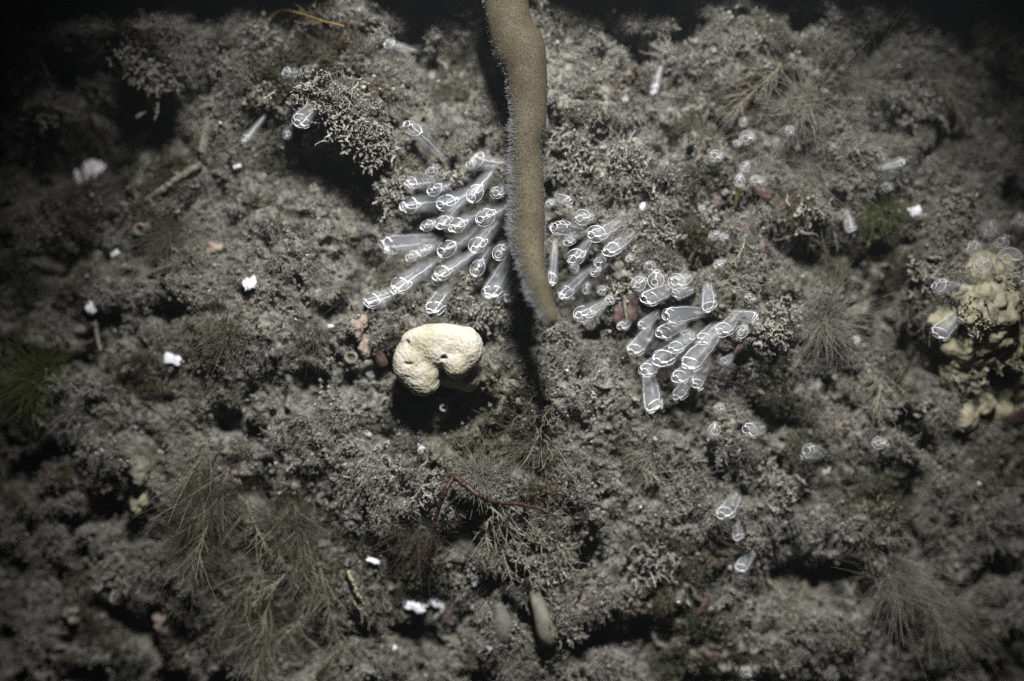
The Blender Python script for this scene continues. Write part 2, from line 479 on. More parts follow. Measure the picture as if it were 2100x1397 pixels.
def fluff_mesh(seed, stems, crumbs, height, spread, thin):
    """one clump of silt-laden branchlets, growing along +Z from a root mat"""
    r = np.random.default_rng(seed)
    paths, rads = [], []
    tt = np.linspace(0, 1, 5)[:, None]
    for _ in range(stems):
        o_ = np.array([*r.normal(0, spread, 2), -0.3])
        d = np.array([*r.normal(0, 0.55, 2), 1.0]); d /= np.linalg.norm(d)
        m_ = o_ + d * height * r.uniform(0.5, 1.15) * tt + r.normal(0, 0.35, 3) * height * 0.4 * tt ** 2 + r.normal(0, 0.10, (5, 3))
        paths.append(m_); rads.append(thin * np.array([1.1, 1.1, 0.95, 0.85, 0.4]) * r.uniform(0.7, 1.3))
        for w_ in range(3):
            s_ = m_[1 + r.integers(0, 4)]; d2 = d * 0.6 + r.normal(0, .7, 3); d2 /= np.linalg.norm(d2)
            paths.append(s_ + d2 * height * r.uniform(.2, .5) * tt + r.normal(0, 0.07, (5, 3))); rads.append(thin * np.array([.8, .9, .75, .8, .3]) * r.uniform(.6, 1.2))
    v1_, f1_ = tubes(np.array(paths), np.array(rads), 3)
    parts = [(v1_, tri(f1_))]
    P_ = np.array(paths)
    for _ in range(crumbs):
        q_ = P_[r.integers(0, len(P_)), r.integers(0, 5)] + r.normal(0, 0.12, 3)
        parts.append((OCT_V * r.uniform(0.5, 1.5, (6, 1)) * np.exp(r.normal(-1.8, 0.4)) + q_, OCT_F))
    v, f = join(parts)
    tn = np.repeat(r.uniform(0.7, 1.15, (len(v) // 3 + 1, 1)), 3, axis=0)[:len(v)] * np.ones((1, 3))
    return mesh('fluff', v, f, True, tn)

M_fluff, t, b = new_mat('silt_fluff')
at1 = nd(t, 'ShaderNodeAttribute', attribute_name='tone'); at2 = nd(t, 'ShaderNodeAttribute', attribute_name='patch', attribute_type='INSTANCER')
mu = nd(t, 'ShaderNodeMix', data_type='RGBA', blend_type='MULTIPLY'); mu.inputs['Factor'].default_value = 1.0
t.links.new(at1.outputs['Color'], mu.inputs['A']); t.links.new(at2.outputs['Color'], mu.inputs['B'])
t.links.new(mu.outputs['Result'], b.inputs['Base Color'])
b.inputs['Roughness'].default_value = 0.92; b.inputs['Specular IOR Level'].default_value = 0.12

def gn_turf(name, label, metas, pts, eul, scl, patch):
    """all clumps of one turf as a single object: instances on points"""
    cl_ = bpy.data.collections.new(name + '_kinds')
    for i_, me in enumerate(metas):
        me.materials.append(M_fluff)
        cl_.objects.link(bpy.data.objects.new('%s_kind_%02d' % (name, i_), me))
    me = bpy.data.meshes.new(name); n_ = len(pts)
    me.vertices.add(n_); me.vertices.foreach_set('co', (pts * MM).astype(np.float32).ravel())
    for an, tp, dat, key in (('eul', 'FLOAT_VECTOR', eul, 'vector'), ('scl', 'FLOAT', scl, 'value'), ('kind', 'INT', RNG.integers(0, len(metas), n_), 'value')):
        x_ = me.attributes.new(an, tp, 'POINT'); x_.data.foreach_set(key, np.asarray(dat, np.int32 if tp == 'INT' else np.float32).ravel())
    x_ = me.attributes.new('patch', 'FLOAT_COLOR', 'POINT'); x_.data.foreach_set('color', np.hstack([patch, np.ones((n_, 1))]).astype(np.float32).ravel())
    o = bpy.data.objects.new(name, me); col.objects.link(o)
    ng = bpy.data.node_groups.new(name, 'GeometryNodeTree')
    ng.interface.new_socket('Geometry', in_out='INPUT', socket_type='NodeSocketGeometry')
    ng.interface.new_socket('Geometry', in_out='OUTPUT', socket_type='NodeSocketGeometry')
    gi = ng.nodes.new('NodeGroupInput'); go = ng.nodes.new('NodeGroupOutput')
    ip = ng.nodes.new('GeometryNodeInstanceOnPoints'); ci = ng.nodes.new('GeometryNodeCollectionInfo')
    ci.inputs['Collection'].default_value = cl_; ci.inputs['Separate Children'].default_value = True; ci.inputs['Reset Children'].default_value = True
    ip.inputs['Pick Instance'].default_value = True
    def na(an, tp):
        x = ng.nodes.new('GeometryNodeInputNamedAttribute'); x.data_type = tp; x.inputs['Name'].default_value = an
        return x.outputs['Attribute']
    e2r = ng.nodes.new('FunctionNodeEulerToRotation')
    L_ = ng.links.new
    L_(gi.outputs[0], ip.inputs['Points']); L_(ci.outputs[0], ip.inputs['Instance']); L_(na('kind', 'INT'), ip.inputs['Instance Index'])
    L_(na('eul', 'FLOAT_VECTOR'), e2r.inputs[0]); L_(e2r.outputs[0], ip.inputs['Rotation']); L_(na('scl', 'FLOAT'), ip.inputs['Scale'])
    L_(ip.outputs[0], go.inputs[0])
    md = o.modifiers.new('turf', 'NODES'); md.node_group = ng
    tag(o, label, 'turf', kind='stuff')
    return o

def patches(p):
    n = len(p)
    c = np.array([0.31, 0.302, 0.264]) * RNG.uniform(0.45, 1.15, (n, 1))
    ol = sstep(0.12, 0.42, perlin(p[:, 0], p[:, 1], 27, 55) + RNG.normal(0, 0.08, n))[:, None]
    c = c * (1 - ol) + c * np.array([0.40, 0.41, 0.33]) * ol
    br = sstep(0.25, 0.5, perlin(p[:, 0], p[:, 1], 16, 57) + RNG.normal(0, 0.08, n))[:, None]
    c = c * (1 - br) + c * np.array([0.55, 0.48, 0.42]) * br
    ye = np.exp(-((((p[:, 0] / S + 1050) - 2060) / 120) ** 2 + (((698.5 - p[:, 1] / S) - 700) / 190) ** 2))[:, None]
    return c * (1 - ye) + np.array([0.40, 0.385, 0.29]) * RNG.uniform(0.6, 1.1, (n, 1)) * ye

def rough_at(p):
    px = p[:, 0] / S + 1050; py = 698.5 - p[:, 1] / S
    q_ = 0.62 + 0.5 * perlin(p[:, 0], p[:, 1], 34, 8) + 0.5 * perlin(p[:, 0], p[:, 1], 12, 58)
    for (a, b, rx, ry) in SMOOTH:
        q_ = q_ - 0.62 * np.exp(-(((px - a) / rx) ** 2 + ((py - b) / ry) ** 2))
    for (a, b, rx, ry) in [(690, 210, 150, 110), (1750, 200, 300, 140), (450, 180, 160, 100), (1330, 330, 140, 140), (1700, 950, 300, 250), (1560, 480, 140, 90), (850, 1050, 200, 120)]:
        q_ = q_ + 0.3 * np.exp(-(((px - a) / rx) ** 2 + ((py - b) / ry) ** 2))
    return np.clip(q_, 0.08, 1.25)

NF = 34000
p = RNG.uniform((-168, -114), (168, 112), (NF * 4, 2))
rg = rough_at(p)
clump = perlin(p[:, 0], p[:, 1], 6.0, 59) + 0.5 * perlin(p[:, 0], p[:, 1], 12.0, 60)
relief = H(p[:, 0], p[:, 1]) - H(p[:, 0], p[:, 1], False)
keep = (RNG.random(len(p)) < 0.25 + 0.75 * np.clip(rg, 0, 1)) & (clump + RNG.normal(0, 0.12, len(p)) + 0.06 * relief > -0.05 - 0.35 * (rg < 0.35)) & (relief > -3.2)
keep &= RNG.random(len(p)) > 1.0 * clump_shade_at(p[:, 0], p[:, 1])
p, rg = p[keep][:NF], rg[keep][:NF]
hgt = H(p[:, 0], p[:, 1])
gxs = (H(p[:, 0] + 0.7, p[:, 1], True) - H(p[:, 0] - 0.7, p[:, 1], True)) / 1.4
gzs = (H(p[:, 0], p[:, 1] + 0.7, True) - H(p[:, 0], p[:, 1] - 0.7, True)) / 1.4
nv3 = np.stack([-gxs * 0.6, -np.ones(len(p)), -gzs * 0.6 - 0.15], -1) + RNG.normal(0, 0.3, (len(p), 3))
nv3 /= np.linalg.norm(nv3, axis=1, keepdims=True)
eul = np.stack([np.arccos(nv3[:, 2]), RNG.normal(0, 0.2, len(p)), np.arctan2(nv3[:, 0], -nv3[:, 1])], -1)
scl = (0.26 + 0.72 * rg) * np.exp(RNG.normal(0, 0.32, len(p)))
gn_turf('silt_turf', 'fluffy branching turf coated in grey silt all over the rock face',
        [fluff_mesh(300 + k_, 13, 22, 1.9 + 0.3 * (k_ % 3), 0.85, 0.085) for k_ in range(10)] + [fluff_mesh(330 + k_, 7, 60, 0.9, 1.0, 0.10) for k_ in range(6)] + [fluff_mesh(350 + k_, 16, 4, 2.6, 0.6, 0.06) for k_ in range(4)],
        np.stack([p[:, 0], -(hgt - 0.1), p[:, 1]], -1), eul, scl, patches(p))

NG = 42000
p = RNG.uniform((-165, -112), (165, 108), (NG, 2))
p = p[RNG.random(NG) > 0.8 * clump_shade_at(p[:, 0], p[:, 1])]
hgt = H(p[:, 0], p[:, 1])
eul = np.stack([np.full(len(p), math.pi / 2) + RNG.normal(0, 0.4, len(p)), RNG.normal(0, 0.4, len(p)), RNG.normal(0, 0.5, len(p))], -1)
gn_turf('silt_grit', 'fine gritty silt grains and threads dusting the bare slopes of the rock face',
        [fluff_mesh(400 + k_, 3, 26, 0.7, 0.9, 0.05) for k_ in range(8)],
        np.stack([p[:, 0], -(hgt + 0.05), p[:, 1]], -1), eul, np.exp(RNG.normal(-0.25, 0.35, len(p))), patches(p))

NSP = 700
p = RNG.uniform((-150, -102), (150, 98), (NSP, 2))
hgt = H(p[:, 0], p[:, 1])
lv = iv[None] * np.exp(RNG.normal(-1.6, 0.45, (NSP, 1, 1))) * RNG.uniform(0.5, 1.4, (NSP, 12, 1))
sv = (lv + np.stack([p[:, 0], -(hgt + 0.8), p[:, 1]], -1)[:, None, :]).reshape(-1, 3)
sf = (iF[None] + (np.arange(NSP) * 12)[:, None, None]).reshape(-1, 3)
tag(obj('shell_specks', mesh('shell_specks', sv, sf, False), M_speck), 'tiny white shell specks strewn over the silt', 'specks', kind='stuff')

# ------------------------------------------------------------------ tunicates
def make_zooid(seed, hook):
    r = np.random.default_rng(seed)
    bend = r.uniform(-0.32, 0.32); sway = r.uniform(-0.16, 0.16)
    off = lambda z: np.stack([bend * z ** 2 - 0.5 * bend * z, sway * np.sin(3 * z), 0 * z], -1)
    zs = np.array([0, .03, .10, .2, .32, .45, .58, .70, .80, .87, .92, .955, .975, 1.0])
    rs = np.array([.40, .46, .56, .66, .77, .86, .93, .98, .98, .92, .80, .60, .42, .36]) * 0.5 * (1 + r.normal(0, 0.03, 14))
    def shell(z_, r_, seg=20):
        v, f = lathe(z_, r_, seg, 0.84, 0, 0.05, seed)
        return v + np.repeat(off(z_), seg, axis=0), f
    P = {}
    P['tunic'] = shell(zs, rs)
    zs2 = np.array([.10, .16, .28, .42, .56, .70, .80, .86, .90, .92])
    rs2 = np.array([.04, .36, .54, .66, .73, .77, .76, .66, .46, .05]) * 0.5
    P['branchial_sac'] = shell(zs2, rs2, 16)
    # gut loop low in the body
    zg = np.linspace(.06, .30, 9)
    P['gut'] = tube(np.stack([0.06 * np.sin(zg * 30), 0.05 * np.cos(zg * 24), zg], -1) + off(zg), 0.085 * np.sin(np.linspace(.35, 2.8, 9)), 8)
    rad = lambda z: np.interp(z, zs, rs)
    ze = np.linspace(.10, .90, 16)
    e = np.stack([0.80 * rad(ze) + r.normal(0, .012, 16), r.normal(0, .014, 16), ze], -1) + off(ze)
    top = off(np.array([.94, .962]))
    e = np.vstack([e, [[0.24, 0.0, .94], [0.17, 0.0, .962]] + top])
    er = np.concatenate([np.linspace(.006, .024, 16), [.024, .016]]) if hook else np.concatenate([np.linspace(.006, .014, 16), [.012, .008]])
    P['endostyle'] = tube(e, er, 6)
    zd = np.linspace(.12, .86, 14) if hook else np.linspace(.06, .955, 14)
    d = np.stack([(-0.72 if hook else -0.30) * rad(zd) + r.normal(0, .012, 14), r.normal(0, .016, 14), zd], -1) + off(zd)
    P['dorsal_vessel'] = tube(d, np.linspace(.005, .012, 14) if hook else np.linspace(.009, .024, 14), 6)
    o1 = off(np.array([.865]))[0]; o2 = off(np.array([.985]))[0]; o3 = off(np.array([.9]))[0]
    tilt = -r.uniform(.05, .13)
    gap = r.uniform(0.0, 0.5) if not hook else r.uniform(0.6, 1.8)      # the band is open where the endostyle crosses it
    a0_ = r.uniform(0, 6.28) if hook else 1.57
    P['pharyngeal_band'] = ring(np.array([0.02, 0, .865]) + o1, (tilt, 0, .5), .385 * r.uniform(.90, 1.04), .0105, 34, 6, a0_, a0_ + 2 * math.pi - gap)
    P['oral_siphon'] = ring(np.array([0.05, 0, .985]) + o2, (-0.05, 0, .6), .185 * r.uniform(.8, 1.1), .0105, 26, 6)
    P['atrial_siphon'] = ring(np.array([-.43, 0, .885]) + o3, (-.75, 0, .55), .13 * r.uniform(.8, 1.15), .0095, 22, 6)
    P['ganglion'] = tube(np.array([[-.10, 0, .955], [-.20, .01, .945], [-.32, 0, .905]]) + o3, [.022, .032, .022], 7)
    return {k: mesh(k, v / MM, f) for k, (v, f) in P.items()}
ZMAT = {'tunic': M_tunic, 'gut': M_stolon, 'branchial_sac': M_sac, 'endostyle': M_line, 'dorsal_vessel': M_line, 'pharyngeal_band': M_line,
        'oral_siphon': M_line, 'atrial_siphon': M_line, 'ganglion': M_line}
ZM = [make_zooid(s_, s_ >= 8) for s_ in range(16)]
for zm in ZM:
    for k_, me in zm.items(): me.materials.append(ZMAT[k_])

CL = {
 'L': ('clear tube tunicate with white rings, one of the clump left of the hanging brown finger', 'tunicates in the clump left of the brown finger'),
 'R': ('glassy tunicate just right of the hanging brown finger, near its tip', 'tunicates beside the tip of the brown finger'),
 'B': ('milky tunicate in the clump right of the lobed dark red blade', 'tunicates in the clump right of the red blade'),
 'U': ('tiny clear tunicate near the red and olive oval blades', 'small tunicates near the oval blades'),
 'E': ('blurred milky tunicate growing on the bulging cream sponge mass', 'tunicates on the cream sponge mass'),
 'T': ('slim glassy tunicate below the fluffy silty outcrop with the golden thread', 'tunicates around the fluffy outcrop'),
 'S': ('glassy tunicate lying in the silt near the red curved stem', 'tunicates near the curved red stem'),
 'X': ('small round glassy tunicate in the dark gap under the large tunicate clump', 'tunicates under the large clump'),
}
# head x, head y, base x, base y, view (s side, t tilted, o end-on), width px, clump, twist, own label
Z = [
 (835, 254, 897, 314, 't', 42, 'L', 0, 'lone glassy tunicate with large white rings beside the fluffy silty outcrop'),
 (971, 323, 1027, 332, 's', 44, 'L', 0, 'white ringed tunicate pointing left, topmost against the brown finger'),
 (959, 337, 992, 345, 't', 26, 'L', 40, 0), (883, 352, 905, 372, 'o', 36, 'L', 200, 0),
 (837, 378, 892, 371, 's', 34, 'L', 0, 0), (883, 389, 930, 375, 't', 32, 'L', 10, 0),
 (826, 424, 910, 414, 's', 48, 'L', 0, 0), (904, 419, 966, 389, 't', 46, 'L', 0, 0),
 (970, 405, 1004, 362, 't', 46, 'L', 10, 0), (1018, 396, 1034, 378, 'o', 36, 'L', 0, 0),
 (865, 467, 925, 452, 't', 32, 'L', 20, 0), (899, 466, 942, 424, 't', 40, 'L', -10, 0),
 (931, 467, 988, 434, 't', 44, 'L', 0, 0), (988, 447, 1034, 424, 't', 46, 'L', 20, 0),
 (782, 504, 872, 494, 's', 42, 'L', 0, 'slender tunicate pointing left with two parallel white lines, outermost of its clump'),
 (862, 515, 897, 497, 't', 32, 'L', 0, 0), (836, 528, 884, 514, 's', 30, 'L', 30, 0),
 (904, 515, 965, 477, 't', 44, 'L', 0, 0), (970, 513, 1012, 468, 't', 46, 'L', 0, 0),
 (1020, 525, 1052, 504, 't', 42, 'L', 20, 0), (897, 568, 968, 521, 's', 46, 'L', 0, 0),
 (750, 621, 822, 592, 's', 46, 'L', 0, 'long tunicate lying nearest the pink nub, tip pointing down left'),
 (808, 596, 884, 545, 's', 46, 'L', 0, 0), (883, 640, 921, 578, 's', 52, 'L', 0, 'tunicate pointing down at the top of the cream lobed sponge'),
 (977, 557, 1001, 517, 't', 36, 'L', 0, 0), (1002, 608, 1040, 540, 's', 52, 'L', 0, 0),
 (1037, 618, 1070, 566, 's', 32, 'L', 0, 0),
 (1133, 584, 1137, 512, 's', 30, 'R', 90, 0), (1172, 413, 1143, 402, 't', 30, 'R', 180, 0),
 (1139, 461, 1192, 476, 't', 46, 'R', 0, 0), (1195, 448, 1216, 440, 'o', 42, 'R', 20, 0),
 (1216, 483, 1261, 458, 't', 50, 'R', 0, 0), (1173, 531, 1201, 497, 't', 42, 'R', 0, 0),
 (1248, 520, 1290, 486, 't', 44, 'R', 0, 0), (1232, 541, 1234, 522, 'o', 32, 'R', 0, 0),
 (1149, 608, 1203, 560, 's', 50, 'R', 10, 0), (1184, 645, 1236, 620, 't', 48, 'R', 0, 0),
 (1201, 592, 1203, 582, 'o', 28, 'R', 60, 0), (1235, 597, 1238, 588, 'o', 28, 'R', 0, 0), (1176, 553, 1180, 540, 'o', 24, 'R', 120, 0),
 (1246, 616, 1262, 606, 't', 26, 'R', 0, 0), (1128, 419, 1134, 410, 'o', 24, 'R', 0, 0), (1291, 533, 1300, 524, 'o', 22, 'R', 0, 0),
 (1160, 498, 1185, 480, 'o', 30, 'R', 20, 0), (1215, 560, 1240, 545, 't', 26, 'R', 60, 0),
 (1336, 550, 1342, 545, 'o', 34, 'B', 0, 0), (1312, 582, 1318, 575, 'o', 42, 'B', 70, 0), (1342, 574, 1350, 566, 'o', 42, 'B', 100, 0),
 (1384, 577, 1411, 566, 't', 46, 'B', 30, 0), (1323, 619, 1370, 594, 't', 44, 'B', 0, 0), (1382, 608, 1414, 596, 's', 32, 'B', 0, 0),
 (1363, 646, 1430, 642, 't', 44, 'B', 0, 0), (1312, 670, 1342, 646, 's', 34, 'B', 0, 0), (1275, 672, 1290, 655, 't', 26, 'B', 0, 0),
 (1457, 636, 1452, 592, 's', 46, 'B', 30, 0), (1480, 680, 1502, 654, 't', 44, 'B', 0, 0), (1518, 682, 1524, 662, 'o', 34, 'B', 40, 0),
 (1555, 656, 1510, 647, 's', 34, 'B', 180, 'milky tunicate pointing right, away from the rest of its clump'),
 (1355, 691, 1395, 665, 't', 40, 'B', 0, 0), (1406, 691, 1416, 680, 'o', 42, 'B', 20, 0), (1537, 611, 1540, 600, 'o', 30, 'B', 0, 0),
 (1298, 724, 1328, 680, 's', 40, 'B', 0, 0), (1352, 745, 1400, 702, 't', 50, 'B', 0, 0), (1407, 755, 1462, 690, 's', 54, 'B', 0, 0),
 (1321, 762, 1352, 733, 't', 44, 'B', 0, 0), (1345, 843, 1331, 775, 's', 44, 'B', 0, 'glassy tunicate hanging straight down, lowest of its clump'),
 (1390, 782, 1420, 752, 't', 40, 'B', 10, 0), (1383, 815, 1420, 774, 's', 32, 'B', 0, 0), (1425, 790, 1448, 760, 't', 36, 'B', -20, 0),
 (1483, 743, 1500, 730, 's', 26, 'B', 0, 0), (1380, 720, 1418, 690, 't', 38, 'B', 20, 0), (1440, 700, 1462, 672, 't', 36, 'B', 0, 0),
 (1474, 836, 1480, 828, 'o', 30, 'X', 0, 0), (1466, 880, 1468, 874, 'o', 36, 'X', 90, 0), (1533, 888, 1568, 874, 't', 40, 'X', 0, 0),
 (1655, 922, 1690, 936, 't', 46, 'X', 200, 'round glassy tunicate with a bold white arc, out alone in the silt'), (1800, 907, 1806, 900, 'o', 36, 'X', 30, 0),
 (1484, 1058, 1512, 1008, 's', 46, 'S', 0, 0), (1517, 1108, 1508, 1060, 's', 34, 'S', 20, 0), (1515, 1171, 1550, 1118, 's', 34, 'S', 0, 0),
 (1530, 1378, 1536, 1368, 'o', 30, 'S', 0, 'little glassy tunicate alone at the foot of the rock face'),
 (580, 147, 630, 148, 's', 30, 'T', 0, 0), (608, 252, 645, 222, 't', 40, 'T', 0, 0), (587, 284, 602, 247, 's', 26, 'T', 0, 0),
 (499, 291, 545, 236, 's', 28, 'T', 0, 0), (790, 86, 857, 106, 's', 28, 'T', 0, 0),
 (1340, 192, 1358, 132, 's', 26, 'U', 0, 'slim tunicate standing alone, highest to the right of the brown finger'),
 (1282, 206, 1283, 192, 'o', 16, 'U', 0, 0), (1532, 285, 1540, 276, 'o', 36, 'U', 30, 0), (1511, 294, 1516, 288, 'o', 22, 'U', 0, 0),
 (1616, 270, 1628, 264, 'o', 26, 'U', 0, 0), (1524, 254, 1528, 248, 'o', 22, 'U', 80, 0), (1470, 322, 1478, 316, 'o', 34, 'U', 0, 0),
 (1527, 341, 1530, 334, 'o', 26, 'U', 60, 0), (1517, 373, 1522, 362, 'o', 28, 'U', 90, 0), (1551, 370, 1556, 362, 'o', 30, 'U', 0, 0),
 (1855, 331, 1795, 349, 's', 28, 'U', 180, 'slim tunicate lying sideways alone in the mossy turf'),
 (1820, 382, 1826, 374, 'o', 28, 'U', 0, 0), (1745, 476, 1740, 440, 's', 30, 'U', 0, 'single tunicate hanging in front of the dark hollow'),
 (1438, 430, 1442, 424, 'o', 18, 'U', 0, 0), (1486, 488, 1490, 482, 'o', 22, 'U', 0, 0), (1464, 481, 1468, 476, 'o', 24, 'U', 30, 0),
 (1470, 544, 1490, 533, 's', 22, 'U', 0, 0),
 (2072, 530, 2088, 518, 'o', 56, 'E', 20, 0), (2028, 467, 2052, 480, 't', 40, 'E', 200, 0), (2092, 446, 2104, 470, 't', 44, 'E', 90, 0),
 (1986, 503, 2022, 540, 's', 40, 'E', 200, 0), (2050, 496, 2070, 520, 't', 42, 'E', 30, 'slim glassy tunicate between the glinting one and the broad ringed one'),
 (2008, 540, 2040, 560, 't', 44, 'E', 0, 'milky tunicate on the cream mass below the striped one'), (2092, 575, 2100, 560, 'o', 46, 'E', 0, 'round tunicate on the cream mass under the broad ringed one'), (1918, 583, 1992, 600, 's', 44, 'E', 0, 0), (1922, 690, 1970, 640, 's', 48, 'E', 0, 0),
]
INSIDE = {'oral_siphon': 'tunic', 'atrial_siphon': 'tunic', 'endostyle': 'branchial_sac', 'dorsal_vessel': 'branchial_sac', 'pharyngeal_band': 'branchial_sac'}
OWN = {
 (959, 337): 'faint small tunicate tucked against the topmost ringed one by the brown finger',
 (883, 352): 'tunicate seen end on, upper rim of the left clump, rings toward the viewer',
 (837, 378): 'short tunicate pointing left just under the ragged silty tuft',
 (883, 389): 'tunicate half hidden by the small silty tuft in the left clump',
 (826, 424): 'long tunicate reaching left under the ragged tuft, two lines to its tip',
 (904, 419): 'tunicate with big double rings directly below the small silty tuft',
 (970, 405): 'upright ringed tunicate between the double ringed one and the brown finger',
 (1018, 396): 'end on tunicate pressed against the upper left side of the brown finger',
 (865, 467): 'small bright tunicate with tangled lines under the long left pointing one',
 (899, 466): 'ringed tunicate crossed by a small one, middle of the left clump',
 (931, 467): 'large ringed tunicate in the heart of the clump left of the finger',
 (988, 447): 'large ringed tunicate right beside the brown finger, rings facing outward',
 (862, 515): 'small ringed tunicate at the tip of the slender outermost one',
 (836, 528): 'bluish dim tunicate under the slender outermost one',
 (904, 515): 'ringed tunicate above the long one that aims at the cream sponge',
 (970, 513): 'large tunicate with bold double lines close to the lower finger',
 (1020, 525): 'round faced tunicate touching the lower left edge of the brown finger',
 (897, 568): 'long side on tunicate with a bright line, aiming toward the cream sponge',
 (808, 596): 'long tunicate whose base lies behind the one nearest the pink nub',
 (977, 557): 'short tunicate hanging over the pale silty tuft in the left clump',
 (1002, 608): 'wide tunicate hanging down beside the tuft at the sponge top corner',
 (1037, 618): 'narrow tunicate hanging between its wide neighbour and the finger tip',
 (1133, 584): 'thin upright tunicate hugging the right edge of the brown finger',
 (1172, 413): 'small tunicate with looped rings high on the finger right side',
 (1139, 461): 'milky tunicate with round rings touching the finger right edge',
 (1195, 448): 'rounded milky tunicate end on, above the widest one',
 (1216, 483): 'widest milky tunicate right of the finger, with one bold arc',
 (1173, 531): 'tunicate with bright looped rings midway beside the lower finger',
 (1248, 520): 'tunicate with bright looped rings left of the silty round knob',
 (1232, 541): 'little round tunicate between two brightly looped ones',
 (1149, 608): 'long glassy tunicate bending down beside the finger tip',
 (1184, 645): 'wide glassy tunicate right of the finger tip with a curved white hook',
 (1201, 592): 'bluish bubble like tunicate above the hooked one',
 (1235, 597): 'bluish bubble like tunicate near the silty tuft',
 (1176, 553): 'tiny bubble like tunicate under the looped rings by the finger',
 (1246, 616): 'small tunicate between the silty tuft and the hooked one',
 (1128, 419): 'faint ghostly tunicate at the finger right edge',
 (1291, 533): 'tiny glinting tunicate beside the silty round knob',
 (1160, 498): 'half hidden round tunicate behind the looped rings',
 (1215, 560): 'slim faint tunicate under the little round one',
 (1336, 550): 'flattened end on tunicate crowning the right clump',
 (1312, 582): 'bluish round tunicate, paired with another at the top of the right clump',
 (1342, 574): 'round tunicate with a bold arc, partner of the bluish round one',
 (1384, 577): 'egg shaped milky tunicate with two white dashes',
 (1323, 619): 'long tunicate with parallel white lines beside the lobed red blade',
 (1382, 608): 'narrow tunicate below the egg shaped one',
 (1363, 646): 'tunicate with two side loops and a straight line, centre of the right clump',
 (1312, 670): 'curved narrow tunicate just below the lobed red blade',
 (1275, 672): 'small hook of a tunicate under the lobed red blade',
 (1457, 636): 'upright tunicate with a bowl shaped ring at the right clump edge',
 (1480, 680): 'tunicate with curled white arcs next to the one pointing right',
 (1518, 682): 'small curled tunicate under the one pointing right',
 (1355, 691): 'tunicate with a bright dash in the middle of the right clump',
 (1406, 691): 'round tunicate end on, above the two broad hanging ones',
 (1537, 611): 'small pale tunicate sunk in turf above the right clump',
 (1298, 724): 'slanting tunicate at the dark lower left flank of the right clump',
 (1352, 745): 'broad long tunicate hanging in the lower right clump, left of the broadest',
 (1407, 755): 'broadest long tunicate hanging in the lower right clump',
 (1321, 762): 'short tunicate above the one hanging straight down',
 (1390, 782): 'ringed tunicate under the two broad hanging ones',
 (1383, 815): 'faint narrow tunicate beside the one hanging straight down',
 (1425, 790): 'faint tunicate under the broadest hanging one',
 (1483, 743): 'tiny tunicate by the slim red sliver',
 (1380, 720): 'tunicate wedged behind the two broad hanging ones',
 (1440, 700): 'tunicate beside the base of the broadest hanging one',
 (1474, 836): 'small tunicate end on in the black gap below the right clump',
 (1466, 880): 'oval tunicate end on beside the silty knob',
 (1533, 888): 'wide milky tunicate right of the silty knob',
 (1800, 907): 'faint round tunicate far out beyond the pale pinkish crust',
 (1484, 1058): 'wide tunicate above the curved dark red stem',
 (1517, 1108): 'tunicate with a dark body lying on the curved red stem',
 (1515, 1171): 'narrow tunicate below the curved dark red stem',
 (580, 147): 'short tunicate lying near the top of the fluffy outcrop',
 (608, 252): 'wide tunicate under the edge of the fluffy outcrop with bright rings',
 (587, 284): 'bluish slim tunicate hanging next to the wide one under the outcrop',
 (499, 291): 'slim tunicate slanting down onto the silt below the outcrop',
 (790, 86): 'dim tunicate in the shade above the outcrop',
 (1282, 206): 'tiny glint of a tunicate near the slim lone one',
 (1532, 285): 'larger of the tiny tunicates up beyond the red blades, double ringed',
 (1511, 294): 'tiny tunicate stuck to the left of the double ringed one',
 (1616, 270): 'tiny tunicate apart from the rest in mossy turf',
 (1524, 254): 'tiny tunicate just above the double ringed one',
 (1470, 322): 'faint milky tunicate beside the dusky red blade',
 (1527, 341): 'upper of three tiny tunicates above the olive blade',
 (1517, 373): 'tiny tunicate touching the olive blade',
 (1551, 370): 'tiny round tunicate just above the slanting pinkish red blade',
 (1820, 382): 'blurred little tunicate under the one lying sideways',
 (1438, 430): 'tiny flower like tunicate left of the broad red blade',
 (1486, 488): 'tiny bluish tunicate in the dark under the red blades',
 (1464, 481): 'faint tiny tunicate beside the thin dark twig',
 (1470, 544): 'pale streak of a tunicate on turf left of the red tongue',
 (2072, 530): 'broad ringed tunicate facing outward on the cream mass',
 (2028, 467): 'glinting tunicate on the upper rim of the cream mass',
 (2092, 446): 'blurred tunicate on the far shoulder of the cream mass',
 (1986, 503): 'tunicate with two pale stripes at the shoulder of the cream mass',
 (1918, 583): 'long milky tunicate reaching from the cream mass over the dark gap',
 (1922, 690): 'wide bluish tunicate hanging low from the cream mass',
}
ANG = {'s': 18, 't': 59, 'o': 74}
APART = {(883, 640), (1002, 608), (1037, 618), (782, 504), (1133, 584), (1345, 843), (608, 252)}
